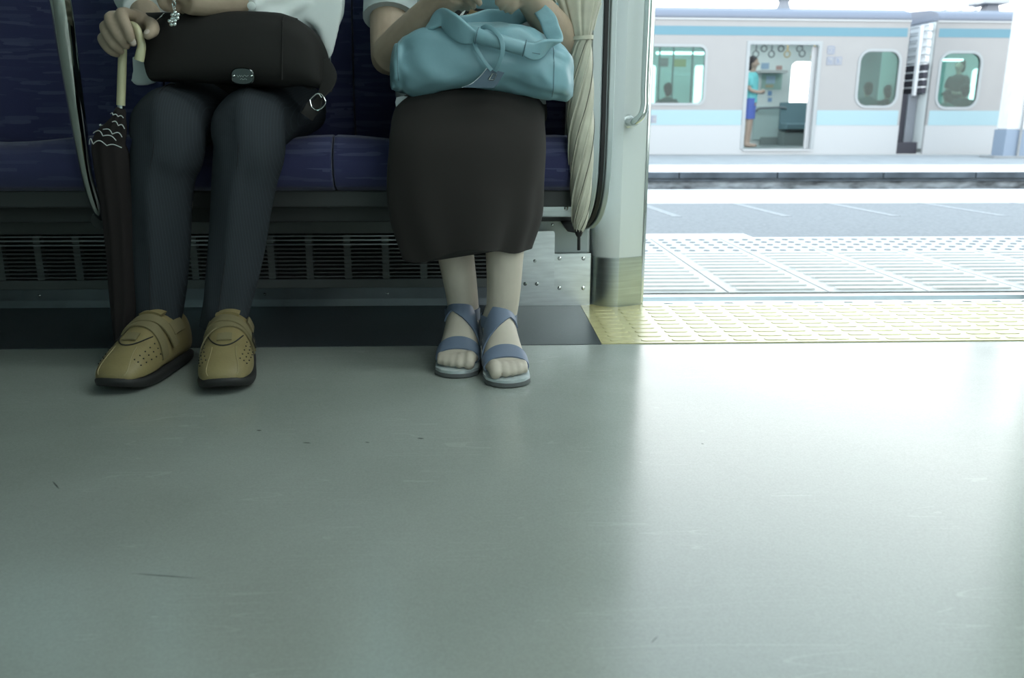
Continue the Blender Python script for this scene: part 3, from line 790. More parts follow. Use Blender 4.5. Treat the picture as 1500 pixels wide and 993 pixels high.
# far side of the first car: what the open door and the windows show
fa, fb = T(1157, 120, DEP).x, T(1197, 120, DEP).x
fz0, fz1 = T(1175, 158, DEP).z, T(1175, 89, DEP).z
ga, gb = T(1016, 110, DEP).x, T(1040, 110, DEP).x
mb = MB()
ha, hb = T(925, 110, DEP).x, T(960, 110, DEP).x
xs = [L0, ha-0.1, hb+0.06, ga-0.06, gb+0.4, fa-0.08, fb+0.35, e1]
mb.box(L0, ha-0.1, DEP, DEP+0.05, ZS, ZR)
wall_panel(mb, ha-0.1, hb+0.06, ZS, ZR, DEP, DEP+0.05, (ha-0.04, hb, wz0+0.02, wz1-0.12), 0.06)
mb.box(hb+0.06, ga-0.06, DEP, DEP+0.05, ZS, ZR)
wall_panel(mb, ga-0.06, gb+0.4, ZS, ZR, DEP, DEP+0.05, (ga, gb+0.34, wz0+0.02, wz1-0.12), 0.06)
mb.box(gb+0.4, fa-0.08, DEP, DEP+0.05, ZS, ZR)
wall_panel(mb, fa-0.08, fb+0.35, ZS, ZR, DEP, DEP+0.05, (fa, fb+0.27, fz0, fz1), 0.12)
mb.box(fb+0.35, e1, DEP, DEP+0.05, ZS, ZR)
make('far_side_panel', mb, M['t_in'], tc1, smooth=False)
make('end_panel', MB().box(e1-0.05, e1, 0.06, 0.8, ZS, ZR).box(e1-0.05, e1, 1.9, DEP, ZS, ZR).box(e1-0.05, e1, 0.8, 1.9, 1.95, ZR), M['t_in'], tc1, smooth=False)
make('end_panel', MB().box(L0, L0+0.05, 0.06, DEP, ZS, ZR), M['t_in'], tc1, smooth=False)
mb = MB(); a2 = T(1418, 110, DEP).x
mb.box(e2, a2, DEP, DEP+0.05, ZS, ZR); wall_panel(mb, a2, a2+0.9, ZS, ZR, DEP, DEP+0.05, (a2+0.06, a2+0.6, vz0+0.1, vz1-0.1), 0.08); mb.box(a2+0.9, R2, DEP, DEP+0.05, ZS, ZR)
make('far_side_panel', mb, M['t_in'], tc2, smooth=False)
make('end_panel', MB().box(R2-0.05, R2, 0.06, DEP, ZS, ZR), M['t_in'], tc2, smooth=False)
make('end_panel', MB().box(e2, e2+0.05, 0.06, 0.8, ZS, ZR).box(e2, e2+0.05, 1.9, DEP, ZS, ZR).box(e2, e2+0.05, 0.8, 1.9, 1.95, ZR), M['t_in'], tc2, smooth=False)
# inside the open door: bench on the far side, end partition with rail, luggage shelf, notices
sa, sb = T(1153, 190, DEP-0.55).x, T(1183, 190, DEP-0.5).x
bx0, bx1 = T(1103, 180, DEP-0.05).x, T(1152, 180, DEP-0.05).x
make('inner_bench', MB().prism([(sa, DEP, FLO+0.32), (sa, DEP-0.5, FLO+0.32), (sa, DEP-0.52, FLO+0.42), (sa, DEP-0.12, FLO+0.44), (sa, DEP-0.06, FLO+0.86), (sa, DEP, FLO+0.86)], (1.8, 0, 0)), M['t_seat'], tc1, smooth=False, bevel=0.01)
make('bench_heater', MB().box(sa, sa+1.8, DEP-0.40, DEP, FLO, FLO+0.25), M['t_floor'], tc1, smooth=False)
make('wheelchair_panel', MB().box(bx0, bx1, DEP-0.04, DEP, FLO+0.10, FLO+0.78), mat('pale_teal_panel', (0.42, 0.54, 0.54), 0.5), tc1, smooth=False, bevel=0.01)
make('panel_vent', MB().box(T(1113, 200, DEP-.05).x, T(1138, 200, DEP-.05).x, DEP-0.06, DEP, FLO, FLO+0.16), M['t_floor'], tc1, smooth=False)
mb = MB(); zr_ = T(1130, 158, DEP-.1).z
mb.tube([(bx0+0.05, DEP-0.01, zr_-0.08), (bx0+0.07, DEP-0.09, zr_), (bx0+0.3, DEP-0.1, zr_+0.02), (bx1-0.1, DEP-0.1, zr_+0.02), (bx1-0.04, DEP-0.01, zr_-0.06)], 0.02)
make('hand_rail', mb, M['t_slat'], tc1)
n0, n1 = T(1114, 130, DEP-.02), T(1145, 107, DEP-.02)
nb = make('notice_panel', MB().box(n0.x, n1.x, DEP-0.02, DEP, n0.z, n1.z), mat('notice_green', (0.36, 0.52, 0.48), 0.5), tc1, smooth=False)
s0, s1 = T(1121, 121, DEP-.03), T(1135, 110, DEP-.03)
make('notice_sheet', MB().box(s0.x, s1.x, DEP-0.026, DEP-0.02, s0.z, s1.z), mat('notice_sheet', (0.45, 0.60, 0.72), 0.6), nb, smooth=False)
s0, s1 = T(1120, 127, DEP-.03), T(1132, 123, DEP-.03)
make('notice_sheet', MB().box(s0.x, s1.x, DEP-0.026, DEP-0.02, s0.z, s1.z), mat('notice_sheet_tan', (0.50, 0.45, 0.30), 0.6), nb, smooth=False)
s0, s1 = T(1112, 106, DEP-.2), T(1147, 101, DEP-.2)
make('luggage_shelf', MB().box(s0.x-0.03, s1.x+0.03, DEP-0.35, DEP, s0.z, s0.z+0.05), M['t_low'], tc1, smooth=False)
for (ax, ay, bx, by, c) in ((1114, 100, 1126, 91, (0.30, 0.42, 0.56)), (1136, 101, 1145, 95, (0.45, 0.30, 0.28)), (1124, 139, 1130, 132, (0.22, 0.36, 0.58)), (1124, 148, 1130, 142, (0.24, 0.38, 0.60))):
    s0, s1 = T(ax, ay, DEP-.02), T(bx, by, DEP-.02)
    make('sticker', MB().box(s0.x, s1.x, DEP-0.012, DEP, s0.z, s1.z), mat('sticker_ink', c, 0.6), tc1, smooth=False)
# door leaf edge at the right of the opening
make('door_leaf', MB().box(d1-0.10, d1+0.5, 0.065, 0.10, FLO, dz1-0.03), M['t_low'], tc1, smooth=False, bevel=0.01)
# hanging straps
rail_z = T(1145, 62, 0.9).z+0.02
make('strap_rail', MB().rod((d0-1.5, 0.9, rail_z), (d1+1.5, 0.9, rail_z), 0.016), M['t_slat'], tc1)
make('strap_rail', MB().rod((d0-1.5, 1.7, rail_z+0.08), (d1+1.5, 1.7, rail_z+0.08), 0.016), M['t_slat'], tc1)
M['strap_y'] = mat('tan_strap', (0.42, 0.33, 0.16), 0.6); M['strap_k'] = mat('grey_strap', (0.10, 0.12, 0.13), 0.6)
for (px, py, dv, tan) in ((1106, 76, 0.9, 0), (1118, 68, 1.7, 0), (1129, 76, 0.9, 0), (1143, 68, 1.7, 0), (1152, 76, 0.9, 1), (1170, 68, 1.7, 0), (1174, 75, 0.9, 0), (1191, 80, 0.9, 1)):
    c = T(px, py, dv); mb = MB()
    z_top = rail_z if dv < 1 else rail_z+0.08
    mb.box(c.x-0.013, c.x+0.013, dv-0.006, dv+0.006, c.z+0.03, max(z_top, c.z+0.06))
    R_ = 0.055; pts = [(c.x+R_*math.cos(a), dv, c.z-0.025+R_*math.sin(a)) for a in [math.radians(x) for x in range(0, 361, 30)]]
    mb.tube(pts, 0.011, n=6, sub=2, side=(0, 1, 0))
    make('hanging_strap', mb, M['strap_y'] if tan else M['strap_k'], tc1)
# inside lamps of the far train (lit tube seen through the big window)
q = T(1008, 77, 1.3)
make('tube_lamp', MB().box(q.x-0.6, q.x+0.55, 1.25, 1.4, q.z-0.02, q.z+0.02), mat('far_lamp', (0.9, 1, 1), 0.5, emit=6), tc1, smooth=False)
q = T(1382, 86, 1.3)
make('tube_lamp', MB().box(q.x-0.3, q.x+0.35, 1.25, 1.4, q.z-0.015, q.z+0.02), mat('far_lamp', (0.9, 1, 1), 0.5, emit=6), tc2, smooth=False)
for (px0, py0, px1, py1, c) in ((963, 84, 978, 97, (0.22, 0.16, 0.17)), (986, 86, 1004, 97, (0.36, 0.30, 0.12)), (972, 106, 1008, 110, (0.6, 0.65, 0.66))):
    a_, b_ = T(px0, py1, 1.6), T(px1, py0, 1.6)
    make('hanging_poster', MB().box(a_.x, b_.x, 1.6, 1.62, a_.z, b_.z), mat('poster_ink', c, 0.6), tc1, smooth=False)
for px_ in (984, 964, 1012):
    a_ = T(px_, 110, 0.8); make('inner_pole', MB().rod((a_.x, 0.8, FLO), (a_.x, 0.8, CEI), 0.017), M['t_slat'], tc1)
# pictograms beside the door: priority stickers and a car number plate outline
mk = mat('pictogram_blue', (0.20, 0.24, 0.34), 0.6); mw = mat('pictogram_white', (0.31, 0.325, 0.34), 0.6)
def plate(px0, py0, px1, py1, m, bars):
    a, b = T(px0, py1), T(px1, py0)
    p = make('pictogram', MB().box(a.x, b.x, -0.005, 0.0, a.z, b.z), m, tc1, smooth=False)
    mb = MB()
    for (u0, v0, u1, v1) in bars:
        mb.box(a.x+(b.x-a.x)*u0, a.x+(b.x-a.x)*u1, -0.007, -0.005, a.z+(b.z-a.z)*v0, a.z+(b.z-a.z)*v1)
    make('symbol', mb, mk, p, smooth=False)
# the wheelchair and the seat symbols
plate(1209, 82, 1220, 93.5, mw, [(0, 0, 1, .07), (0, .93, 1, 1), (0, 0, .07, 1), (.93, 0, 1, 1), (.25, .25, .35, .8), (.25, .25, .7, .35), (.35, .5, .65, .58), (.62, .2, .72, .5)])
plate(1221, 82, 1232, 93.5, mw, [(0, 0, 1, .07), (0, .93, 1, 1), (0, 0, .07, 1), (.93, 0, 1, 1), (.3, .6, .45, .8), (.3, .2, .4, .6), (.5, .2, .6, .7), (.6, .3, .8, .4)])
plate(1210, 66, 1222, 78, mw, [(.0, .1, .08, .9), (.92, .1, 1, .9), (.1, 0, .9, .08), (.1, .92, .9, 1), (.3, .25, .4, .7), (.55, .25, .8, .33), (.72, .33, .8, .7), (.55, .62, .72, .7)])
# number plate low on the body, left of the door
plate(947, 168, 961, 180, mw, [(.1, .75, .9, .82), (.45, .2, .55, .75), (.1, .2, .9, .27)])
# gangway between the cars
gw = thing('gangway', ((e1+e2)/2, 1.3, ZS), 'slatted grey gangway and dark coupling gap between the two train cars', 'gangway')
make('bellows', MB().box(e1-0.02, e2+0.02, 0.75, 2.0, 0.35, 2.08), M['t_slat'], gw, smooth=False)
for k in range(9):
    z = 0.98+k*0.132
    make('slat', MB().prism([(e2-0.02, 0.10, z), (e2-0.09, 0.10, z+0.012), (e2-0.09, 0.10, z+0.095), (e2-0.02, 0.10, z+0.118)], (0, 1.5, 0)), M['t_white'] if k > 3 else M['t_dark'], gw, smooth=False)
    make('slat_lip', MB().box(e2-0.11, e2-0.02, 0.10, 1.6, z+0.10, z+0.122), M['t_white'], gw, smooth=False)
make('guard_bar', MB().box(e2-0.15, e2-0.10, 0.25, 0.33, 0.95, 2.15), M['t_white'], gw, smooth=False)
for a_, b_ in ((e1, e1+0.16), (e2-0.18, e2)):
    make('end_curtain', MB().box(a_, b_, 0.35, 0.42, 0.1, 0.98), M['t_slat'], gw, smooth=False, bevel=0.02)
make('gap_shade', MB().box(e1+0.16, e2-0.18, 0.40, 0.46, 0.1, 0.98), M['t_dark'], gw, smooth=False)  # dark sheet set in for the shade between the cars
make('coupler', MB().box(e1-0.02, e2+0.02, 0.2, 0.6, ZS, 0.13), M['t_dark'], gw, smooth=False)
# rooftop gear: a radio dome on the first car, a flat box antenna with stays on the second
g1 = T(1146, 12, 0.8)
ra = thing('roof_antenna', (g1.x, 0.8, ZR+0.2), 'small round rooftop antenna dome above the open train door', 'antenna')
mb = MB(); mb.sweep([(g1.x, 0.8, ZR+0.15), (g1.x, 0.8, ZR+0.28), (g1.x, 0.8, ZR+0.34), (g1.x, 0.8, ZR+0.42)], [0.16, 0.11, 0.09, 0.13], n=14, sub=2); make('base', mb, M['t_slat'], ra)
mb = MB(); mb.ell((g1.x, 0.8, ZR+0.52), (0.20, 0.2, 0.15)); make('dome', mb, M['t_low'], ra)
for k in range(3): make('stay', MB().rod((g1.x-0.1, 0.8, ZR+0.45+0.04*k), (g1.x-0.75, 1.2, ZR+0.42+0.05*k), 0.01, 6), M['t_slat'], ra)
g2 = T(1446, 10, 0.8); zz = T(1446, 22, 0.8).z
rb = thing('roof_antenna', (g2.x, 0.8, zz), 'flat-topped rooftop antenna box above the second train car', 'antenna')
make('post', MB().prism([(g2.x-0.15, 0.7, zz-0.1), (g2.x+0.22, 0.7, zz-0.1), (g2.x+0.12, 0.7, zz+0.22), (g2.x-0.06, 0.7, zz+0.22)], (0, 0.2, 0)), M['t_slat'], rb, smooth=False)
make('top_plate', MB().box(g2.x-0.22, g2.x+0.28, 0.6, 1.1, zz+0.2, zz+0.28), M['t_low'], rb, smooth=False, bevel=0.01)
for k in range(3): make('stay', MB().rod((g2.x-0.15, 0.8, zz+0.22-0.05*k), (g2.x-0.9, 1.2, zz+0.10-0.06*k), 0.01, 6), M['t_slat'], rb)
make('stay', MB().rod((g2.x+0.2, 0.8, zz-0.05), (g2.x+0.45, 0.9, zz+0.08), 0.01, 6), M['t_slat'], rb)

# ---- passengers of the far train
def small_person(label, u, v, zf, face, pose, top, bottom, hair, skin=(0.42, 0.33, 0.27), h=1.6, scale=1.0):
    """whole small figure in train coordinates; face = angle of the front (0 looks towards our train)"""
    ca, sa_ = math.cos(face), math.sin(face)
    def P(x, y, z): x *= scale; y *= scale; return V((u+x*ca-y*sa_, v+x*sa_+y*ca, zf+z*scale))
    t = thing('person', (u, v, zf), label, 'person')
    seat = pose == 'sit'
    hip = 0.50 if seat else 0.84
    sh = hip+0.50
    mb = MB(); sX = V((ca, sa_, 0))
    def sw(path, rad, n=10, pw=2): mb.sweep([P(*p) for p in path], [tuple(k*scale for k in r) if isinstance(r, tuple) else r*scale for r in rad], n=n, sub=4, side=sX, pw=pw)
    sw([(0, 0, hip-0.08), (0, 0, hip+0.1), (0, 0, hip+0.3), (0, 0, sh-0.06), (0, 0, sh+0.01)], [(.15, .10), (.14, .095), (.15, .10), (.165, .09), (.06, .05)])
    sw([(0, 0, sh-0.02), (0, -0.01, sh+0.10)], [.05, .048])
    mb.ell(P(0, -0.015, sh+0.19), (0.075*scale, 0.09*scale, 0.11*scale)); mb.ell(P(0, -0.105, sh+0.17), (0.014, 0.02, 0.02))
    for s in (-1, 1):
        mb.ell(P(s*0.075, 0, sh+0.18), (0.015, 0.02, 0.03))
        if seat:
            sw([(s*0.08, 0.02, hip), (s*0.09, -0.40, hip+0.0), (s*0.09, -0.43, hip-0.03), (s*0.09, -0.42, 0.08), (s*0.09, -0.44, 0.04), (s*0.09, -0.60, 0.03)], [.075, .06, .055, .04, .04, .03])
            sw([(s*0.17, 0, sh-0.05), (s*0.21, -0.02, sh-0.3), (s*0.15, -0.22, hip+0.13), (s*0.10, -0.30, hip+0.12)], [.045, .04, .033, .025])
        else:
            sw([(s*0.08, 0.0, hip), (s*0.085, 0.0, 0.46), (s*0.085, 0.02, 0.10), (s*0.085, 0.0, 0.04), (s*0.09, -0.15, 0.03)], [.075, .055, .04, .04, .028])
            sw([(s*0.17, 0, sh-0.05), (s*0.22, 0.0, sh-0.28), (s*0.16, -0.18, sh-0.34), (s*0.06, -0.22, sh-0.30)], [.042, .036, .03, .024])
    make('body', mb, mat('far_skin', skin, 0.6), t, remesh=0.012, relax=3)
    mt = mat('far_top', top, 0.8)
    mb = MB()
    sw([(0, 0, hip-0.02), (0, 0, hip+0.1), (0, 0, hip+0.3), (0, 0, sh-0.05), (0, 0, sh+0.025)], [(.17, .12), (.16, .115), (.168, .118), (.185, .108), (.075, .065)], n=14)
    for s in (-1, 1): sw([(s*0.14, 0, sh-0.03), (s*0.20, -0.005, sh-0.12), (s*0.21, -0.01, sh-0.22)], [.06, .058, .055])
    make('shirt', mb, mt, t)
    mb = MB(); mbm = mat('far_bottom', bottom, 0.8)
    for s in (-1, 1):
        if seat: sw([(s*0.075, 0.04, hip), (s*0.09, -0.40, hip+0.005), (s*0.09, -0.445, hip-0.04), (s*0.09, -0.42, 0.15)], [.09, .075, .068, .055])
        else: sw([(s*0.075, 0.0, hip+0.05), (s*0.085, 0.0, hip-0.1), (s*0.088, 0.0, hip-0.32)], [.10, .09, .085])
    make('trousers' if seat else 'shorts', mb, mbm, t)
    mb = MB()
    mb.ell(P(0, 0.015, sh+0.225), (0.092*scale, 0.10*scale, 0.10*scale)); mb.ell(P(0, 0.055, sh+0.16), (0.08*scale, 0.06*scale, 0.11*scale))
    make('hair', mb, mat('far_hair', hair, 0.6), t)
    return t
q = T(1098, 200, 1.15)
small_person('standing passenger in turquoise top and blue shorts inside the open train door', q.x-0.04, 1.15, FLO, math.radians(60), 'stand', (0.16, 0.55, 0.58), (0.10, 0.16, 0.50), (0.03, 0.025, 0.03), h=1.6)
K = (0.02, 0.02, 0.025)
for (px, py, dv, lab, top, face) in ((977, 130, 0.45, 'dark-haired passenger in grey seated behind the big train window', (0.10, 0.13, 0.15), math.pi),
        (1270, 128, 0.42, 'smaller of two dark heads in the rounded car-end window, nearer the open door', (0.16, 0.20, 0.22), math.pi),
        (1299, 132, 0.42, 'larger of two dark heads in the rounded car-end window, nearer the gangway', (0.08, 0.07, 0.09), math.pi),
        (1412, 130, 0.42, 'seated dark-haired passenger with back turned in the second car window', (0.12, 0.14, 0.15), math.pi),
        (1386, 138, 0.42, 'seated passenger in pale grey low in the second car window', (0.30, 0.34, 0.34), math.pi)):
    q = T(px, py, dv)
    small_person(lab, q.x, dv, FLO, face, 'sit', top, (0.05, 0.05, 0.06), K, scale=(q.z-FLO)/1.19)
q = T(1404, 100, 1.5)
small_person('standing dark-clothed passenger with raised head inside the second train car', q.x, 1.5, FLO, math.radians(-70), 'stand', (0.05, 0.045, 0.05), (0.05, 0.05, 0.06), (0.04, 0.03, 0.025))
XF = None

# ================================================================== SEATED PASSENGERS
M['skin'] = mat('skin', (0.40, 0.315, 0.235), 0.55, spec=0.35, var=0.07, vscale=40, bump=0.12, bscale=160)
M['skinB'] = mat('skin_and_sheer_stockings', (0.50, 0.45, 0.375), 0.55, spec=0.35, var=0.04, vscale=25)
M['nail'] = mat('fingernail', (0.50, 0.42, 0.36), 0.3)
M['trouser'] = pinstripe()
M['seam'] = mat('trouser_seam', (0.014, 0.015, 0.018), 0.9)
M['white_cloth'] = mat('white_cotton', (0.76, 0.82, 0.81), 0.85, spec=0.2, bump=0.15, bscale=60)
M['black_cloth'] = mat('black_cloth', (0.030, 0.0275, 0.026), 0.95, spec=0.12, sheen=0.05)
M['shoe'] = mat('olive_tan_leather', (0.25, 0.20, 0.092), 0.45, spec=0.4, var=0.10, vscale=30, bump=0.12, bscale=250)
M['shoe_strap'] = mat('olive_tan_strap_leather', (0.20, 0.168, 0.09), 0.5, spec=0.4, bump=0.1, bscale=250)
M['sole'] = mat('black_sole', (0.018, 0.018, 0.018), 0.6)
M['stitch'] = mat('shoe_stitch', (0.34, 0.28, 0.15), 0.6)
M['hair'] = mat('dark_hair', (0.03, 0.026, 0.024), 0.5)
M['hair2'] = mat('greying_hair', (0.10, 0.095, 0.09), 0.5)

def ellip(mb, c, r): mb.ell(c, r)
def hand(mb, wrist, fingers, thumb, r=0.0088, palm_r=0.013):
    """fingers: list of [mcp, pip, dip, tip]; palm tubes run wrist -> mcp"""
    for i, f in enumerate(fingers):
        k = (1.0, 1.03, 0.97, 0.86)[i]
        mb.tube([wrist.lerp(f[0], 0.05), wrist.lerp(f[0], 0.55), f[0]], [palm_r*1.25, palm_r*1.15, palm_r], n=10, sub=4)
        mb.tube(f, [r*k*1.12, r*k*1.14, r*k*1.0, r*k*0.72], n=10, sub=5)
        mb.ell(f[1], (r*k*1.18,)*3, 10, 6)
        mb.ell(f[3], (r*k*0.74,)*3, 10, 6)
    for a, b in zip(fingers[:-1], fingers[1:]):
        mb.tube([wrist.lerp(a[0].lerp(b[0], 0.5), 0.1), a[0].lerp(b[0], 0.5)*0.92+wrist*0.08], [palm_r*1.2, palm_r], n=8, sub=3)
    mb.tube(thumb, [palm_r*1.1, r*1.35, r*1.2, r*0.85], n=10, sub=5)
    mb.ell(thumb[-1], (r*0.88,)*3, 10, 6)
def nail(mb, tip, nrm, along, w=0.0048, l=0.0062):
    n_, a_ = V(nrm).normalized(), V(along).normalized(); s_ = n_.cross(a_).normalized()
    R = Matrix((s_, a_, n_)).transposed()
    mb.ell(tip, (w, l, 0.0014), 10, 6, R)
def torso_head(mb, cx, cy, hipz, shz, wid, headz):
    mb.sweep([(cx, cy, hipz-0.06), (cx, cy, hipz+0.08), (cx, cy-0.005, hipz+0.25), (cx, cy-0.01, shz-0.08), (cx, cy, shz-0.01), (cx, cy-0.005, shz+0.03)],
             [(wid*0.92, .115), (wid*0.85, .115), (wid*0.82, .105), (wid*0.95, .10), (wid*0.8, .075), (.06, .05)], n=20)
    mb.sweep([(cx, cy, shz-0.02), (cx, cy-0.015, shz+0.07), (cx, cy-0.02, headz-0.06)], [.055, .05, .05], n=14)
    mb.ell((cx, cy-0.025, headz+0.02), (0.073, 0.090, 0.112), 18, 12)
    mb.ell((cx, cy-0.075, headz-0.045), (0.048, 0.045, 0.055), 14, 9)
    mb.sweep([(cx, cy-0.108, headz+0.035), (cx, cy-0.128, headz-0.005), (cx, cy-0.112, headz-0.015)], [.008, .013, .010], n=10)
    mb.ell((cx, cy-0.112, headz-0.048), (0.022, 0.008, 0.006), 10, 6)
    for s in (-1, 1):
        mb.ell((cx+s*0.073, cy-0.01, headz), (0.012, 0.022, 0.032), 10, 7)
        mb.ell((cx+s*0.03, cy-0.098, headz+0.022), (0.015, 0.010, 0.010), 10, 7)

M['eye'] = mat('eye_dark', (0.03, 0.025, 0.02), 0.2)
M['lip'] = mat('lip', (0.34, 0.19, 0.16), 0.5)
def face(par, cx, cy, headz, hairm):
    for s in (-1, 1):
        m2 = MB(); m2.ell((cx+s*0.03, cy-0.1045, headz+0.020), (0.0095, 0.004, 0.0045), 12, 8); make('eye', m2, M['eye'], par)
        m2 = MB(); m2.tube([(cx+s*0.016, cy-0.107, headz+0.041), (cx+s*0.030, cy-0.106, headz+0.045), (cx+s*0.044, cy-0.096, headz+0.040)], 0.0022, n=6, sub=3); make('eyebrow', m2, hairm, par)
    m2 = MB(); m2.ell((cx, cy-0.1165, headz-0.048), (0.021, 0.005, 0.0055), 14, 8); make('lips', m2, M['lip'], par)
# ------------------------------------------------------------------ passenger in charcoal trousers
AX = -0.545
pa = thing('person', (AX, 1.9, 0.0), 'seated passenger in charcoal trousers and open white shirt, holding a parasol handle', 'person')
kneeL, kneeR = A(243, 182, 1.675), A(362, 184, 1.675)
ankL, ankR = A(233, 474, 1.665), A(328, 482, 1.66)
# body (one continuous skin)
mb = MB()
torso_head(mb, AX, 2.035, 0.52, 1.00, 0.150, 1.16)
for k_, a_, hx in ((kneeL, ankL, -0.09), (kneeR, ankR, 0.09)):
    mb.sweep([a_+V((0, 0.005, -0.03)), a_+V((0, 0, 0.05)), a_.lerp(k_, 0.55)+V((0, 0.02, 0)), k_+V((0, 0, -0.03)), k_+V((0, 0.05, 0.0)), k_.lerp(V((AX+hx, 2.05, 0.515)), 0.5), V((AX+hx, 2.05, 0.51))], [.034, .032, .047, .047, .05, .065, .072], n=14)
wr1 = A(214, 37, 1.715); el1 = A(197, -45, 1.92); sh1 = V((AX-0.165, 2.03, 0.955))
wr2 = A(284, 3, 1.665); el2 = A(440, 8, 1.86); sh2 = V((AX+0.165, 2.03, 0.955))
mb.sweep([sh1, sh1.lerp(el1, .5)+V((-.01, 0, 0)), el1, el1.lerp(wr1, .4), wr1, wr1+(wr1-el1).normalized()*0.02], [.048, .044, .038, .036, .026, .024], n=14)
mb.sweep([sh2, sh2.lerp(el2, .5)+V((.01, 0, 0)), el2, el2.lerp(wr2, .35), wr2, wr2+(wr2-el2).normalized()*0.02], [.048, .044, .038, .037, .026, .022], n=14)
f1 = [[A(193, 25, 1.645), A(177, 22, 1.598), A(186, 46, 1.578), A(193.5, 65, 1.583)],
      [A(178, 27, 1.650), A(160.5, 29, 1.603), A(172, 53, 1.585), A(184, 69, 1.596)],
      [A(168, 38, 1.658), A(153, 42, 1.612), A(163, 64, 1.594), A(176, 77, 1.606)],
      [A(162, 54, 1.668), A(149, 58, 1.625), A(158, 74, 1.606), A(170, 82, 1.616)]]
th1 = [A(208, 36, 1.690), A(220, 38, 1.645), A(222, 46, 1.605), A(215, 53, 1.580)]
hand(mb, wr1, f1, th1, r=0.0098, palm_r=0.0145)
f2 = [[A(248, -14, 1.640), A(236, -4, 1.620), A(238, 8, 1.625), A(244, 15, 1.640)],
      [A(253, -16, 1.660), A(242, -2, 1.642), A(246, 10, 1.648), A(253, 16, 1.660)],
      [A(262, -14, 1.675), A(252, 2, 1.662), A(258, 13, 1.668), A(266, 17, 1.675)],
      [A(272, -12, 1.685), A(264, 4, 1.675), A(270, 14, 1.680), A(278, 17, 1.685)]]
th2 = [A(280, -8, 1.650), A(266, -16, 1.625), A(254, -20, 1.612), A(244, -20, 1.606)]
hand(mb, wr2, f2, th2, r=0.0092, palm_r=0.014)
make('body', mb, M['skin'], pa, remesh=0.0036, relax=3)
for a_ in ((A(193.5, 63, 1.5765), (0.1, -1, 0.35), (0.35, 0.0, -1), 0.0052, 0.0068), (A(213.5, 48, 1.5735), (0.0, -0.75, 0.7), (-0.25, -0.5, -0.6), 0.005, 0.006)):
    mb = MB(); nail(mb, *a_); make('fingernail', mb, M['nail'], pa)
mb = MB()
for dx, dy, dz, r in ((0, .02, .06, (.085, .098, .09)), (0, .05, -.02, (.082, .06, .10)), (0, -.06, .09, (.07, .045, .05))):
    mb.ell((AX+dx, 2.01+dy, 1.16+dz), r)
make('hair', mb, M['hair2'], pa, remesh=0.01, relax=2)
face(pa, AX, 2.035, 1.16, M['hair2'])
# trousers: wide legs with a pressed crease
def crease(u, a):
    d = abs(a-math.pi/2); d = min(d, 2*math.pi-d)
    return 0.005*math.exp(-(d/0.14)**2)*(1 if u < 0.5 else max(0, 1-(u-0.5)*3)) + 0.0022*math.sin(3*a+9*u)+0.0016*math.sin(5*a-21*u)
mb = MB(); sws = []
for k_, a_, hx, s_ in ((kneeL, ankL, -0.085, -1), (kneeR, ankR, 0.085, 1)):
    hem = a_+V((0.0, 0.0, 0.0))
    sw = Sw([hem, a_.lerp(k_, 0.15), a_.lerp(k_, 0.45)+V((s_*0.004, 0.004, 0)), a_.lerp(k_, 0.75)+V((s_*0.006, 0.0, 0)), k_+V((0, 0.0, -0.045)), k_+V((0, 0.022, -0.004)), k_+V((0, 0.085, 0.004)), k_.lerp(V((AX+hx, 2.06, 0.512)), 0.55), V((AX+hx, 2.08, 0.508))],
            [(.044, .046, .050), (.046, .048, .052), (.054, .056, .054), (.061, .060, .056), (.068, .066, .05), (.069, .070, .05), (.072, .068, .062), (.085, .072, .07), (.092, .08, .07)], sub=8)
    mb.sweep(sw, None, n=40, disp=crease); sws.append(sw)
mb.ell((AX, 2.06, 0.515), (0.185, 0.12, 0.085))
tr = make('trousers', mb, M['trouser'], pa, auto=60)
for sw in sws:
    m2 = MB(); m2.tube([sw.pt(u, math.pi/2, 0.0052 if u < .5 else 0.003) for u in [i/30*0.72 for i in range(31)]], 0.0008, n=5, sub=1)
    make('crease', m2, M['seam'], tr)
# inner black top and open white shirt
mb = MB(); mb.sweep([(AX, 2.03, 0.50), (AX, 2.03, 0.70), (AX, 2.03, 0.92), (AX, 2.03, 0.985), (AX, 2.025, 1.03)], [(.160, .118), (.155, .112), (.158, .106), (.13, .084), (.068, .058)], n=28)
make('black_top', mb, M['black_cloth'], pa)
mb = MB()
def folds(u, a): return 0.004*math.sin(4*a+13*u)+0.003*math.sin(7*a-17*u)
# sleeves
mb.sweep([sh1+V((0.02, 0, 0.025)), sh1.lerp(el1, .5)+V((-.01, 0, 0)), el1+V((-0.004, 0, -0.005)), el1.lerp(wr1, .5)+V((0.006, 0.01, -0.004)), el1.lerp(wr1, .86)+V((0.012, 0.012, 0.004))], [.062, .064, .060, .054, .050], n=28, disp=folds)
mb.sweep([sh2+V((-0.02, 0, 0.025)), sh2.lerp(el2, .5)+V((.012, 0, 0)), el2+V((0.012, 0.01, -0.004)), el2.lerp(wr2, .25)+V((0.0, 0.0, -0.004)), el2.lerp(wr2, .62)+V((0, 0, -0.004))], [.062, .068, .066, .054, .049], n=28, disp=folds)
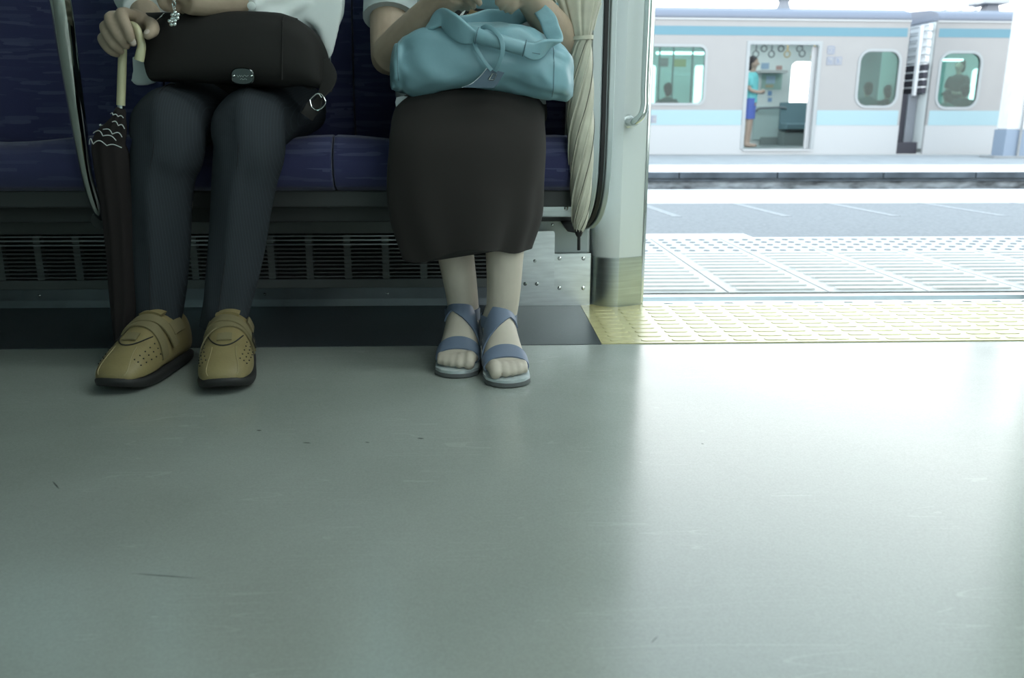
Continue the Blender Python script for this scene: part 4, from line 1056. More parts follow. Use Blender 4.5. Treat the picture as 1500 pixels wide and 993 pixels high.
# back and side panels of the open shirt
rings = []
for z in (0.60, 0.66, 0.74, 0.82, 0.90, 0.97, 1.015):
    w_ = {0.60: .20, 0.66: .205, 0.74: .20, 0.82: .195, 0.90: .19, 0.97: .165, 1.015: .085}[z]; d_ = .13 if z < .95 else (.105 if z < 1.0 else .07)
    ring = []
    for i in range(29):
        a = math.radians(-62+304*i/28); ring.append((AX+(w_+0.006*math.sin(5*a+z*20))*math.cos(a), 2.035+(d_+0.006*math.sin(5*a+z*20))*math.sin(a), z))
    for i in range(28, -1, -1):
        p = V(ring[i]); q_ = V((AX, 2.035, z)); ring.append(tuple(p+(q_-p).normalized()*0.004))
    rings.append(ring)
mb.loft(rings)
# shirt tails that hang beside the bag: a wide one right of it, small corners left and below
def flap(px, Y, th=0.010, bulge=0.012):
    c = V((0, 0, 0)); P_ = [A(x, y, Y) for x, y in px]
    for p in P_: c += p
    c /= len(P_)
    n = len(P_); front = [p+V((0, -th*0.3, 0)) for p in P_]; back = [p+V((0, th, 0)) for p in P_]
    vs = front+back+[c+V((0, -bulge, 0)), c+V((0, th, 0))]
    fs = [(i, (i+1) % n, 2*n) for i in range(n)]+[(n+(i+1) % n, n+i, 2*n+1) for i in range(n)]+[((i+1) % n, i, n+i, n+(i+1) % n) for i in range(n)]
    mb.add(vs, fs)
flap([(430, -6), (500, -10), (499, 20), (494, 45), (489, 66), (486, 78), (480, 89), (474, 74), (467, 55), (456, 38), (440, 28), (425, 22), (415, 20)], 1.80)
flap([(187, -8), (238, -8), (232, 18), (218, 36), (205, 30), (190, 26)], 1.80)
flap([(190, 84), (214, 86), (224, 108), (231, 121), (218, 126), (205, 127), (195, 126), (190, 120), (193, 104)], 1.775, 0.008, 0.006)
flap([(469, 117), (477, 116), (482, 136), (476, 130)], 1.76, 0.004, 0.004)
flap([(362, -6), (410, -6), (412, 18), (400, 17), (384, 19), (364, 18)], 1.79, 0.008, 0.006)
sh = make('shirt', mb, M['white_cloth'], pa, auto=60, remesh=0.0045, relax=5)
mb = MB(); c = A(367, 10, 1.690); mb.sweep([c, c+V((0, -0.003, 0)), c+V((0, -0.004, 0))], [.0075, .0075, .006], n=18, sub=1)
for dx in (-0.0016, 0.0016): mb.sweep([c+V((dx, -0.0035, 0)), c+V((dx, -0.0046, 0))], [.0008, .0008], n=6, sub=1)
make('button', mb, M['white_cloth'], sh)
# walking shoes
def foot_frame(toe, heel):
    d = (V(heel)-V(toe)); d.z = 0; d.normalize(); s = V((d.y, -d.x, 0))
    return lambda x, y, z: V(toe)+s*x+d*y+V((0, 0, z)), s
def walking_shoe(toe, heel, side_out):
    F_, s = foot_frame(toe, heel)
    st_ = [(0.002, .030, .014, .008, .004), (.012, .030, .034, .020, .005), (.038, .030, .0455, .036, .008), (.075, .032, .0490, .050, .012), (.115, .036, .0465, .063, .016), (.150, .040, .0430, .072, .026), (.185, .044, .0410, .072, .03), (.220, .046, .0395, .066, .032), (.250, .046, .032, .058, .032), (.258, .046, .024, .050, .03)]
    sw = Sw([F_(0, y, z) for y, z, *_ in st_], [(a, b, c) for _, _, a, b, c in st_], sub=6, side=s)
    mb = MB(); mb.sweep(sw, None, n=36, pw=2.3)
    up = make('shoe', mb, M['shoe'], pa, auto=60)
    # sole
    prof = []
    for y, w in ((-0.004, .018), (.004, .034), (.03, .049), (.075, .0535), (.12, .050), (.17, .045), (.22, .043), (.255, .034), (.266, .018)):
        prof.append((y, w))
    L_ = [F_(-w, y, 0) for y, w in prof]; R_ = [F_(w, y, 0) for y, w in reversed(prof)]
    ring = L_+R_
    def zof(p): 
        y = (p-V(toe)).dot((V(heel)-V(toe)).normalized()); return 0.012*max(0, 1-y/0.06)**2
    rings = []
    for z, k in ((0.0, 0.93), (0.006, 0.985), (0.018, 1.0), (0.024, 0.97)):
        c = V(toe).lerp(V(heel), 0.5)
        rings.append([c+(p-c)*k+V((0, 0, z+zof(p))) - V((0, 0, c.z*0)) for p in ring])
    make('sole', MB().loft(rings), M['sole'], up, auto=50, subsurf=1)
    hp = math.pi/2
    g = lambda deg: math.radians(deg)
    # two crossing straps with a metal keeper
    o = side_out
    make('strap', MB().band(sw, lambda t: (0.40+0.05*(t if o > 0 else 1-t)+0.07*math.sin(math.pi*t)*0.5, 0.475+0.05*(t if o > 0 else 1-t)+0.07*math.sin(math.pi*t)*0.5, g(5+170*t)), off=0.0012, thick=0.0026, pw=2.3), M['shoe_strap'], up, auto=60)
    make('strap', MB().band(sw, lambda t: (0.545-0.085*(t if o > 0 else 1-t), 0.62-0.085*(t if o > 0 else 1-t), g(8+160*t)), off=0.0034, thick=0.0028, pw=2.3), M['shoe_strap'], up, auto=60)
    ka = g(158 if o > 0 else 22); c = sw.pt(0.505, ka, 0.006, 2.3)
    m2 = MB(); q = [sw.pt(0.445, ka+0.1, 0.007, 2.3), sw.pt(0.445, ka-0.12, 0.007, 2.3), sw.pt(0.55, ka-0.12, 0.007, 2.3), sw.pt(0.55, ka+0.1, 0.007, 2.3)]
    m2.tube(q+[q[0]], 0.0014, n=6, sub=1); make('keeper', m2, M['sole'], up)
    # tongue, ankle collar, side lugs
    m2 = MB(); m2.band(sw, lambda t: (0.60, 0.735-0.03*abs(t-.5)*2, g(66+48*t)), off=0.002, thick=0.006, pw=2.3); make('tongue', m2, M['shoe'], up, auto=60)
    for a_ in (22, 136):
        make('lacing_lug', MB().band(sw, lambda t: (0.60, 0.73, g(a_+22*t)), off=0.003, thick=0.004, pw=2.3), M['shoe_strap'], up, auto=60)
    # seams: curved vamp edge and the two toe lines
    m2 = MB(); m2.tube([sw.pt(0.335-0.03*math.sin(math.pi*t)+0.09*(1-math.sin(math.pi*t)), g(52+76*t), 0.0012, 2.3) for t in [i/14 for i in range(15)]], 0.0013, n=6, sub=1); make('vamp_seam', m2, M['sole'], up)
    for a0, a1 in ((68, 26), (112, 154)):
        m2 = MB(); m2.tube([sw.pt(0.31-0.24*t, g(a0+(a1-a0)*t*t), 0.0006, 2.3) for t in [i/12 for i in range(13)]], 0.0009, n=6, sub=1); make('toe_seam', m2, M['stitch'], up)
    m2 = MB(); m2.band(sw, lambda t: (0.345, 0.40, g(78+24*t)), off=0.002, thick=0.002, pw=2.3, steps=8); make('pull_tab', m2, M['shoe_strap'], up)
    m2 = MB()
    for sd in (0, 1):
        for r_ in range(3):
            for k in range(5):
                u = 0.22+0.045*k; a = 28+12*r_-3*k
                if a < 12: continue
                a = a if sd == 0 else 180-a
                p = sw.pt(u, g(a), 0.0004, 2.3); m2.ell(p, (0.0015, 0.0015, 0.0015), 6, 4)
    make('perforations', m2, M['sole'], up, kind='stuff')
walking_shoe(V((-0.668, 1.455, 0)), V((-0.632, 1.70, 0)), 1)
walking_shoe(V((-0.466, 1.448, 0)), V((-0.512, 1.70, 0)), -1)

# ------------------------------------------------------------------ black handbag on the lap
M['black_leather'] = mat('black_leather', (0.026, 0.025, 0.024), 0.75, spec=0.15, bump=0.1, bscale=120)
def px_bag(name, stations, Y, depth, pw, m, parent, label=None, n=36, disp=None, sub=5):
    path, rad = [], []
    for st_ in stations:
        x, yt, yb = st_[:3]; dd = st_[3] if len(st_) > 3 else depth; yy = st_[4] if len(st_) > 4 else Y
        a, b = A(x, yt, yy), A(x, yb, yy); path.append((a+b)/2); rad.append((dd, (a.z-b.z)/2))
    sw = Sw(path, rad, sub=sub, side=(0, 1, 0), up=(0, 0, 1))
    mb = MB(); mb.sweep(sw, None, n=n, pw=pw, disp=disp)
    return make(name, mb, m, parent, auto=70), sw
hb = thing('handbag', A(350, 128, 1.72), 'soft black handbag with oval metal plaque on the lap in charcoal trousers', 'bag')
bagA, swA = px_bag('bag_body', [(219, 44, 108, .02), (224, 28, 118, .06), (240, 23, 124, .078), (300, 21, 126, .082), (360, 20, 126, .082), (410, 20, 127, .082), (438, 28, 128, .078), (460, 48, 130, .07), (474, 72, 133, .055), (482, 98, 136, .025)], 1.735, .08, 3.4, M['black_leather'], hb,
    disp=lambda u, a: 0.0025*math.sin(3*a+11*u)+0.002*math.sin(17*u))
m2 = MB(); m2.tube([A(412, y, 1.652-0.0*y)+V((0, 0.02 if y < 30 else 0.0, 0)) for y in (22, 32, 60, 90, 118)], 0.0012, n=5, sub=3); make('flap_seam', m2, M['black_leather'], hb)
M['plaque'] = mat('dark_nickel', (0.10, 0.11, 0.11), 0.22, 1.0)
def oval(cx, cy, w, h, Y, t, k=0.92):
    a, b = A(cx-w/2, cy, Y), A(cx+w/2, cy, Y); rx = (b.x-a.x)/2; rz = (A(cx, cy-h/2, Y).z-A(cx, cy+h/2, Y).z)/2; c = A(cx, cy, Y)
    return MB().loft([[(c.x+q*rx*math.copysign(abs(math.cos(t_))**.75, math.cos(t_)), Y-d, c.z+q*rz*math.copysign(abs(math.sin(t_))**.75, math.sin(t_))) for t_ in [2*math.pi*i/36 for i in range(36)]] for q, d in ((1.0, 0), (1.0, t*0.6), (k, t), (k*0.97, t*0.8))])
pl = make('plaque', oval(354.5, 113, 34, 25, 1.655, 0.004), M['plaque'], hb, auto=25)
for px in (341.5, 367.5):
    m2 = MB(); screw(m2, A(px, 112.5, 1.652), 0.003, 0.004); make('rivet', m2, M['chrome'], pl)
m2 = MB()
for pts in ([(346, 111), (348, 114), (350, 111), (351, 114), (353, 111.5), (355, 114), (357, 111), (360, 113), (363, 111.5)], [(351, 118), (353, 116), (355, 118), (358, 116.5), (361, 118)]):
    m2.tube([A(x, y, 1.6508) for x, y in pts], 0.0006, n=5, sub=2)
make('engraved_script', m2, M['chrome'], pl)
m2 = MB(); m2.sweep([A(470, 90, 1.70), A(482, 112, 1.69), A(474, 135, 1.675), A(462, 152, 1.655), A(448, 172, 1.65)], [(.014, .002)]*5, n=12, sub=5, side=(0.7, 0.2, 0.6), pw=5); sb_ = make('strap', m2, M['black_leather'], hb)
m2 = MB(); bk = [A(453, 147, 1.650), A(462, 138.5, 1.650), A(470, 139, 1.650), A(476, 149, 1.650), A(474, 155, 1.650), A(465, 162.5, 1.650), A(456, 158, 1.650), A(453, 147, 1.650)]
m2.tube(bk, 0.0013, n=6, sub=2); m2.tube([A(466, 138, 1.648), A(470, 144, 1.648)], 0.0015, n=6, sub=1); make('buckle', m2, M['chrome'], sb_)
m2 = MB(); m2.sweep([A(232, 40, 1.72), A(245, 26, 1.70), A(300, 17, 1.76), A(380, 17, 1.76), A(430, 30, 1.74)], [(.012, .003)]*5, n=12, sub=6, side=(0, 1, 0.2), pw=5); make('handle', m2, M['black_leather'], hb)
m2 = MB(); m2.tube([A(226, 33, 1.672), A(231, 29, 1.668), A(236, 24, 1.668), A(239, 21, 1.672)], 0.0012, n=5, sub=2); make('zip_pull', m2, M['chrome'], hb)
# ------------------------------------------------------------------ phone with flower charm in the left hand
M['silver'] = mat('silver_charm', (0.72, 0.76, 0.74), 0.18, 1.0)
ph = thing('mobile_phone', A(247, -22, 1.615), 'folded dark phone held above the black handbag, silver flower charm hanging from it', 'phone')
c = A(247, -28, 1.618)
make('phone_case', MB().box(c.x-0.024, c.x+0.024, 1.612, 1.628, c.z-0.012, c.z+0.075), M['black_leather'], ph, smooth=False, bevel=0.004)
m2 = MB()
for k in range(6):
    y = -18+k*6.2; q = A(253.5, y, 1.612); R_ = 0.0030; vert = k % 2
    m2.tube([(q.x+R_*math.cos(t_)*(1 if not vert else .25), 1.612+R_*math.cos(t_)*(0 if not vert else 1), q.z+0.0046*math.sin(t_)) for t_ in [2*math.pi*i/10 for i in range(11)]], 0.0009, n=5, sub=1)
make('chain', m2, M['silver'], ph)
m2 = MB()
for cx_, cy_, R_ in ((255, 24.5, .0052), (251, 33.5, .0052)):
    q = A(cx_, cy_, 1.612)
    for k in range(5):
        t_ = 2*math.pi*k/5+0.4; m2.ell((q.x+R_*math.cos(t_), 1.612+0.001*(k % 2), q.z+R_*math.sin(t_)), (0.0036, 0.0018, 0.0036), 8, 6)
    m2.ell((q.x, 1.6095, q.z), (0.0025, 0.002, 0.0025), 8, 6)
make('flower_charm', m2, M['silver'], ph)
# ------------------------------------------------------------------ dark parasol with crook handle
M['wood'] = mat('pale_varnished_wood', (0.50, 0.48, 0.30), 0.25, coat=0.6, var=0.2, vscale=40, stretch=(1, 1, 0.1))
M['lace'] = mat('white_lace', (0.62, 0.66, 0.64), 0.8)
M['dark_fabric'] = mat('dark_parasol_fabric', (0.026, 0.022, 0.022), 0.9, spec=0.15)
pr = thing('parasol', G(178, 541), 'dark folded parasol with white scalloped lace and pale wooden crook, beside the steel stanchion', 'umbrella')
m2 = MB(); m2.tube([A(176, 156, 1.640), A(177, 120, 1.640), A(178, 88, 1.640), A(179, 62, 1.638), A(183, 46, 1.630), A(190, 39, 1.617), A(198, 43, 1.604), A(203, 56, 1.598), A(206, 68, 1.596), A(204.5, 80, 1.596), A(202.5, 90, 1.597)], [.0078, .0080, .0078, .0076, .0075, .0075, .0074, .0072, .0075, .0082, .0086], n=18, sub=6); make('crook_handle', m2, M['wood'], pr)
m2 = MB(); m2.rod(A(176, 162, 1.640), A(176, 152, 1.640), 0.0062, 14); make('ferrule', m2, M['chrome'], pr)
cst = [(176, 160, 6, 1.640), (173, 176, 11, 1.640), (168, 192, 17, 1.641), (160, 212, 25, 1.642), (163, 240, 27, 1.643), (172, 300, 25, 1.645), (179, 370, 24, 1.645), (183, 440, 22, 1.645), (183, 500, 16, 1.643), (180, 528, 8.5, 1.641), (178.5, 538, 3.0, 1.639)]
path = [A(x, y, Y) for x, y, r, Y in cst]; rad = [(r*1.64/1220, min(r*1.64/1220, .017+.0004*i)) for i, (x, y, r, Y) in enumerate(cst)]
swP = Sw(path, rad, sub=6)
m2 = MB(); m2.sweep(swP, None, n=48, disp=lambda u, a: -0.0035*abs(math.sin(4*a+3*u))*(1 if .05 < u < .95 else 0)); make('canopy', m2, M['dark_fabric'], pr, auto=70)
q = A(178.3, 536, 1.639); m2 = MB(); m2.rod(q, (q.x, q.y, 0.0006), 0.004, 10); make('tip', m2, M['lace'], pr)
m2 = MB()
def scallops(u0, a0, a1, n_, amp, du=0.0, r_=0.0009):
    pts = []
    for i in range(n_*8+1):
        t = i/(n_*8); k = abs(math.sin(math.pi*n_*t))
        pts.append(swP.pt(u0+du*t-amp*k, math.radians(-a0-(a1-a0)*t), 0.0022))
    m2.tube(pts, r_, n=5, sub=1)
scallops(0.075, 40, 150, 3, 0.012); scallops(0.15, 30, 100, 2, 0.02, -0.02); scallops(0.21, 40, 120, 2, 0.022, 0.015); scallops(0.245, 60, 150, 2, 0.02, 0.03); scallops(0.30, 40, 175, 3, 0.02, 0.02); scallops(0.225, 165, 215, 2, 0.012, 0.02)
make('lace_trim', m2, M['lace'], pr)

# ------------------------------------------------------------------ passenger in the long black skirt
BX = -0.02
pb = thing('person', (BX, 1.9, 0.0), 'seated passenger in long black skirt and blue-grey sandals beside the door', 'person')
anA, anB = A(680, 450, 1.705), A(737, 456, 1.645)
knA, knB = V((-0.085, 1.685, 0.445)), V((0.055, 1.665, 0.445))
toeA, heelA = V((-0.050, 1.545, 0)), V((-0.036, 1.760, 0))
toeB, heelB = V((0.052, 1.482, 0)), V((0.030, 1.700, 0))
mb = MB()
torso_head(mb, BX, 2.03, 0.51, 0.99, 0.16, 1.15)
FT = []; nv0, nf0 = len(mb.v), len(mb.f)
for (toe, heel, an, kn, hx, sgn) in ((toeA, heelA, anA, knA, -0.085, 1), (toeB, heelB, anB, knB, 0.085, -1)):
    F_, s = foot_frame(toe, heel)
    st_ = [(.022, .024, .024, .006, .006), (.034, .025, .036, .0105, .008), (.050, .027, .0405, .017, .010), (.072, .032, .0405, .027, .013), (.100, .042, .0365, .040, .018), (.130, .056, .033, .053, .024), (.160, .064, .0315, .066, .03), (.190, .066, .030, .060, .03), (.212, .066, .024, .045, .03), (.222, .066, .012, .03, .02)]
    sw = Sw([F_(0, y, z) for y, z, *_ in st_], [(a, b, c) for _, _, a, b, c in st_], sub=6, side=s)
    mb.sweep(sw, None, n=24, pw=2.2); FT.append((sw, F_, s, toe, heel, sgn))
    # toes
    for k in range(5):
        x = sgn*(0.026-0.0128*k) if True else 0
        x = sgn*(0.025, 0.0065, -0.0075, -0.0205, -0.0320)[k]
        y = 0.010+(0.0, -0.001, 0.003, 0.008, 0.015)[k]; r_ = (0.0118, 0.0088, 0.0084, 0.0078, 0.0072)[k]
        mb.sweep([F_(x*0.95, y+0.040, 0.030), F_(x, y+0.016, 0.0320), F_(x, y+0.001, 0.0265)], [r_*0.95, r_*1.05, r_*0.9], n=10, sub=3, side=s)
        mb.ell(F_(x, y, 0.0255), (r_*0.92,)*3, 10, 6)
    at = F_(0, 0.163, 0.10)
    top = an
    mb.sweep([at+V((0, 0, -0.035)), at, at.lerp(top, 0.6), top.lerp(kn, 0.15), top.lerp(kn, 0.35)+V((0, 0.006, 0)), top.lerp(kn, 0.62)+V((0, 0.016, 0)), kn+V((0, 0.005, -0.03)), kn+V((0, 0.05, 0)), kn.lerp(V((BX+hx, 2.05, 0.50)), 0.55), V((BX+hx, 2.05, 0.50))],
             [(.030, .031), (.0315, .033), (.031, .034), (.0335, .037), (.0375, .041), (.046, .050), (.044, .046), (.047, .047), (.058, .052), (.072, .06)], n=20)
    mb.ell(at+s*0.027+V((0, 0.0, -0.006)), (0.010, 0.012, 0.012)); mb.ell(at-s*0.027+V((0, 0.0, -0.010)), (0.010, 0.012, 0.012))
legs = MB(); legs.v = list(mb.v[nv0:]); legs.f = [tuple(i-nv0 for i in f) for f in mb.f[nf0:]]
w1, e1_ = A(652, -2, 1.665), A(569, 84, 1.80); s1_ = V((BX-0.165, 2.02, 0.94))
w2, e2_ = A(772, -6, 1.69), A(832, 70, 1.83); s2_ = V((BX+0.165, 2.02, 0.94))
swArm = Sw([s1_, s1_.lerp(e1_, .5)+V((0, -.01, 0)), e1_+V((0, .01, .012)), e1_.lerp(w1, .08), e1_.lerp(w1, .35), w1, w1.lerp(e1_, -.12)], [.050, .045, .039, .040, .039, .028, .026])
mb.sweep(swArm, None, n=18)
mb.sweep([s2_, s2_.lerp(e2_, .5)+V((0, -.01, 0)), e2_+V((0, .01, .012)), e2_.lerp(w2, .08), e2_.lerp(w2, .35), w2, w2.lerp(e2_, -.12)], [.050, .044, .038, .038, .037, .027, .025], n=18)
g1_ = [[A(672, -16, 1.640), A(688, -12, 1.622), A(697, -2, 1.622), A(701, 5, 1.628)], [A(670, -10, 1.655), A(684, -4, 1.64), A(690, 4, 1.642), A(692, 10, 1.648)], [A(668, -4, 1.668), A(678, 2, 1.656), A(683, 8, 1.658), A(684, 13, 1.662)], [A(664, 2, 1.678), A(671, 7, 1.668), A(675, 11, 1.67), A(676, 14, 1.674)]]
hand(mb, w1, g1_, [A(660, -14, 1.65), A(668, -24, 1.63), A(680, -26, 1.615), A(690, -22, 1.61)], r=0.0085, palm_r=0.0135)
g2_ = [[A(752, -16, 1.660), A(738, -14, 1.640), A(730, -4, 1.638), A(727, 4, 1.645)], [A(754, -8, 1.665), A(741, -4, 1.648), A(735, 4, 1.648), A(733, 11, 1.654)], [A(757, -1, 1.672), A(746, 3, 1.658), A(741, 10, 1.660), A(740, 15, 1.665)], [A(761, 5, 1.68), A(752, 9, 1.668), A(748, 14, 1.670), A(747, 18, 1.674)]]
hand(mb, w2, g2_, [A(762, -16, 1.67), A(754, -26, 1.645), A(742, -28, 1.63), A(732, -24, 1.625)], r=0.0085, palm_r=0.0135)
make('body', mb, M['skin'], pb, remesh=0.0036, relax=3)
sk = make('stockings', legs, M['skinB'], pb, remesh=0.0036, relax=3)
nrm = [v.normal.copy() for v in sk.data.vertices]
for v, n_ in zip(sk.data.vertices, nrm): v.co = v.co+n_*0.0011
mb = MB()
for dx, dy, dz, r in ((0, .02, .06, (.088, .10, .09)), (0, .055, -.03, (.088, .06, .12)), (0, -.055, .09, (.072, .05, .05))):
    mb.ell((BX+dx, 2.005+dy, 1.15+dz), r)
make('hair', mb, M['hair'], pb, remesh=0.01, relax=2)
face(pb, BX, 2.03, 1.15, M['hair'])
# skirt
def skfold(u, a):
    k = max(0, 1-u*2.2); return k*(0.010*math.sin(5*a+0.8+3*u)+0.006*math.sin(9*a+2.0))
skc = A(686, 368, 1.665)
swK = Sw([(skc.x-0.003, 1.69, 0.225), (-0.030, 1.695, 0.29), (-0.032, 1.695, 0.36), (-0.024, 1.695, 0.43), (-0.022, 1.715, 0.472), (-0.02, 1.78, 0.486), (-0.02, 1.92, 0.488), (BX, 2.10, 0.50)],
         [(.120, .122, .085), (.146, .120, .09), (.155, .112, .085), (.155, .100, .07), (.152, .078, .055), (.155, .062, .05), (.165, .07, .06), (.185, .10, .07)], sub=8)
mb = MB(); mb.sweep(swK, None, n=72, disp=skfold, pw=2.4)
for p in mb.v:
    if p.z < 0.30:
        k = (0.30-p.z)/0.075; x = (p.x-skc.x)/0.12
        p.z += k*(0.012*math.exp(-((x-0.05)/0.45)**2) - 0.014*math.exp(-((x+0.78)/0.35)**2) - 0.006*math.exp(-((x-0.75)/0.2)**2))
make('skirt', mb, M['black_cloth'], pb, auto=70)
# light top with short sleeves
mb = MB(); mb.sweep([(BX, 2.03, 0.52), (BX, 2.03, 0.70), (BX, 2.03, 0.90), (BX, 2.03, 0.975), (BX, 2.025, 1.02)], [(.172, .13), (.165, .122), (.168, .118), (.145, .095), (.075, .065)], n=32, disp=folds)
ss = A(583, -6, 1.875)
ac = [c for c in swArm.c[:15] if proj(c)[1] < 34]
mb.sweep([s1_+V((.03, 0, .03))]+ac, [.058]+[.0555]*len(ac), n=24, sub=2)
mb.sweep([s2_+V((-.03, 0, .03)), s2_+V((.01, -.03, -.08)), s2_+V((0.018, -.05, -.16))], [.058, .058, .056], n=24)
flap_px = [(578, 150), (580, 143), (590, 141), (596, 142), (588, 148), (579, 157)]
P_ = [A(x, y, 1.70) for x, y in flap_px]; mb.prism(P_, (0, 0.006, 0))
make('blouse', mb, mat('pale_grey_blouse', (0.46, 0.52, 0.53), 0.85, spec=0.2), pb, auto=60)
# sandals
M['sandal'] = mat('blue_grey_sandal_leather', (0.135, 0.175, 0.25), 0.45, spec=0.45, bump=0.06, bscale=300)
M['insole'] = mat('pale_silver_insole', (0.55, 0.62, 0.63), 0.3, 0.4, var=0.1, vscale=60)
M['sandal_sole'] = mat('sandal_sole_edge', (0.13, 0.14, 0.14), 0.5)
for (sw, F_, s, toe, heel, sgn) in FT:
    prof = [(-0.007, .008), (-0.004, .018), (.003, .030), (.02, .0425), (.05, .0455), (.09, .041), (.13, .036), (.17, .034), (.205, .031), (.225, .018)]
    L_ = [(-w, y) for y, w in prof]; R_ = [(w, y) for y, w in reversed(prof)]
    ring = L_+R_
    def top_z(y): return 0.0095 if y < 0.06 else 0.0095+(min(y, 0.17)-0.06)*0.24
    rings = [[F_(x*k, (y-.11)*k+.11, 0.0 if lvl == 0 else (top_z(y)-0.007 if lvl == 1 else top_z(y))) for x, y in ring] for k, lvl in ((0.96, 0), (1.0, 1), (1.0, 2))]
    so = MB().loft(rings)
    up = make('sandal', so, M['sandal_sole'], pb, auto=40)
    rings = [[F_(x*k, (y-.11)*k+.11, top_z(y)+dz) for x, y in ring] for k, dz in ((0.985, -0.0005), (0.985, 0.0055), (0.93, 0.0075))]
    make('insole', MB().loft(rings), M['insole'], up, auto=50)
    g = math.radians
    make('toe_strap', MB().band(sw, lambda t: (0.155+0.065*math.sin(math.pi*t), 0.285+0.075*math.sin(math.pi*t), g(-40+260*t)), off=0.0016, thick=0.0026, steps=36, pw=2.2), M['sandal'], up, auto=60)
    # ankle strap: from low on the inner side up across the instep to the outer ankle
    make('ankle_strap', MB().band(sw, (lambda t: (0.33+0.24*min(1, t*1.25)**1.0, 0.47+0.225*min(1, t*1.25)**0.8, g(-35+190*t))) if sgn > 0 else (lambda t: (0.33+0.24*min(1, t*1.25)**1.0, 0.47+0.225*min(1, t*1.25)**0.8, g(215-190*t))), off=0.002, thick=0.0028, steps=36, across=6, pw=2.2), M['sandal'], up, auto=60)
    an_c = F_(0, 0.163, 0.10)
    m2 = MB(); rg = []
    for i in range(25):
        t_ = g(15+330*i/24)*1.0; rr = 0.0345
        # loop behind the heel
        px_, py_ = rr*math.sin(t_)*1.0, -rr*math.cos(t_)*1.15
        c = an_c+s*px_+(V(heel)-V(toe)).normalized()*py_
        o_ = (c-an_c).normalized()
        rg.append([c+V((0, 0, -0.020)), c+V((0, 0, 0.004)), c+o_*0.0025+V((0, 0, 0.004)), c+o_*0.0025+V((0, 0, -0.020))])
    m2.loft(rg); make('heel_strap', m2, M['sandal'], up, auto=60)
    m2 = MB(); m2.band(sw, lambda t: (0.86, 0.985, g(-60+300*t)), off=0.002, thick=0.003, steps=20, pw=2.2); make('heel_counter', m2, M['sandal'], up, auto=60)
# ------------------------------------------------------------------ pale blue leather bag
M['blue_leather'] = mat('pale_blue_leather', (0.215, 0.39, 0.445), 0.38, spec=0.45, var=0.06, vscale=12, bump=0.12, bscale=140)
M['blue_dark'] = mat('slate_blue_leather', (0.075, 0.125, 0.17), 0.45, spec=0.45)
M['blue_seam'] = mat('blue_seam_thread', (0.11, 0.20, 0.235), 0.6)
bb = thing('shoulder_bag', A(700, 135, 1.68), 'pale blue slouchy leather bag with knotted strap on the black skirt', 'bag')
def dents(u, a):
    n_ = noise.noise(V((u*7, math.cos(a)*1.6, math.sin(a)*1.6)))
    n2 = noise.noise(V((u*15+3, math.cos(a)*3.1, math.sin(a)*3.1+u*4)))
    f_ = 1.0 if math.cos(a) < 0 else 0.4
    crease_ = math.exp(-((math.sin(a)-0.15-0.9*(u-0.7))/0.09)**2)*math.exp(-((u-0.74)/0.13)**2)
    return f_*(0.010*n_+0.004*n2-0.008*math.exp(-((u-0.24-0.08*math.sin(a))/0.05)**2-((math.sin(a)-0.3)/0.4)**2)-0.007*crease_)
bagB, swB = px_bag('bag_body', [(571, 100, 122, .014), (576, 76, 132, .045), (586, 60, 138, .065), (602, 47, 140, .078), (640, 43, 138, .086), (690, 36, 133, .09), (735, 34, 133, .09), (775, 40, 140, .088), (805, 58, 146, .08), (828, 74, 148, .06), (838, 92, 140, .02)], 1.715, .085, 2.7, M['blue_leather'], bb, n=56, disp=dents, sub=7)
# rims of the open mouth: near rim, far flap, dark sheet painting the shade inside
def ribbon(pts, w, th, side, m, nm, par=None, pw=5, sub=6, n=14):
    m2 = MB(); m2.sweep(pts, [(w[i] if isinstance(w, list) else w, th) for i in range(len(pts))], n=n, sub=sub, side=side, pw=pw); return make(nm, m2, m, par or bb, auto=60)
ribbon([A(628, 46, 1.73), A(660, 38, 1.745), A(690, 33, 1.755), A(715, 26, 1.765), A(748, 27, 1.76), A(772, 18, 1.77), A(792, 12, 1.78)], .016, .004, (0, -0.25, 1), M['blue_leather'], 'near_rim')
ribbon([A(640, -14, 1.83), A(660, -2, 1.82), A(690, 8, 1.815), A(720, 14, 1.815), A(750, 8, 1.82), A(775, -4, 1.83)], [.022, .026, .026, .024, .022, .018], .004, (0, -0.35, 1), M['blue_leather'], 'far_flap')
make('mouth_shade', MB().prism([A(640, 40, 1.80), A(655, 16, 1.80), A(690, 12, 1.80), A(760, 18, 1.80), A(770, 30, 1.80)], (0, 0.01, 0)), M['dark'], bb)
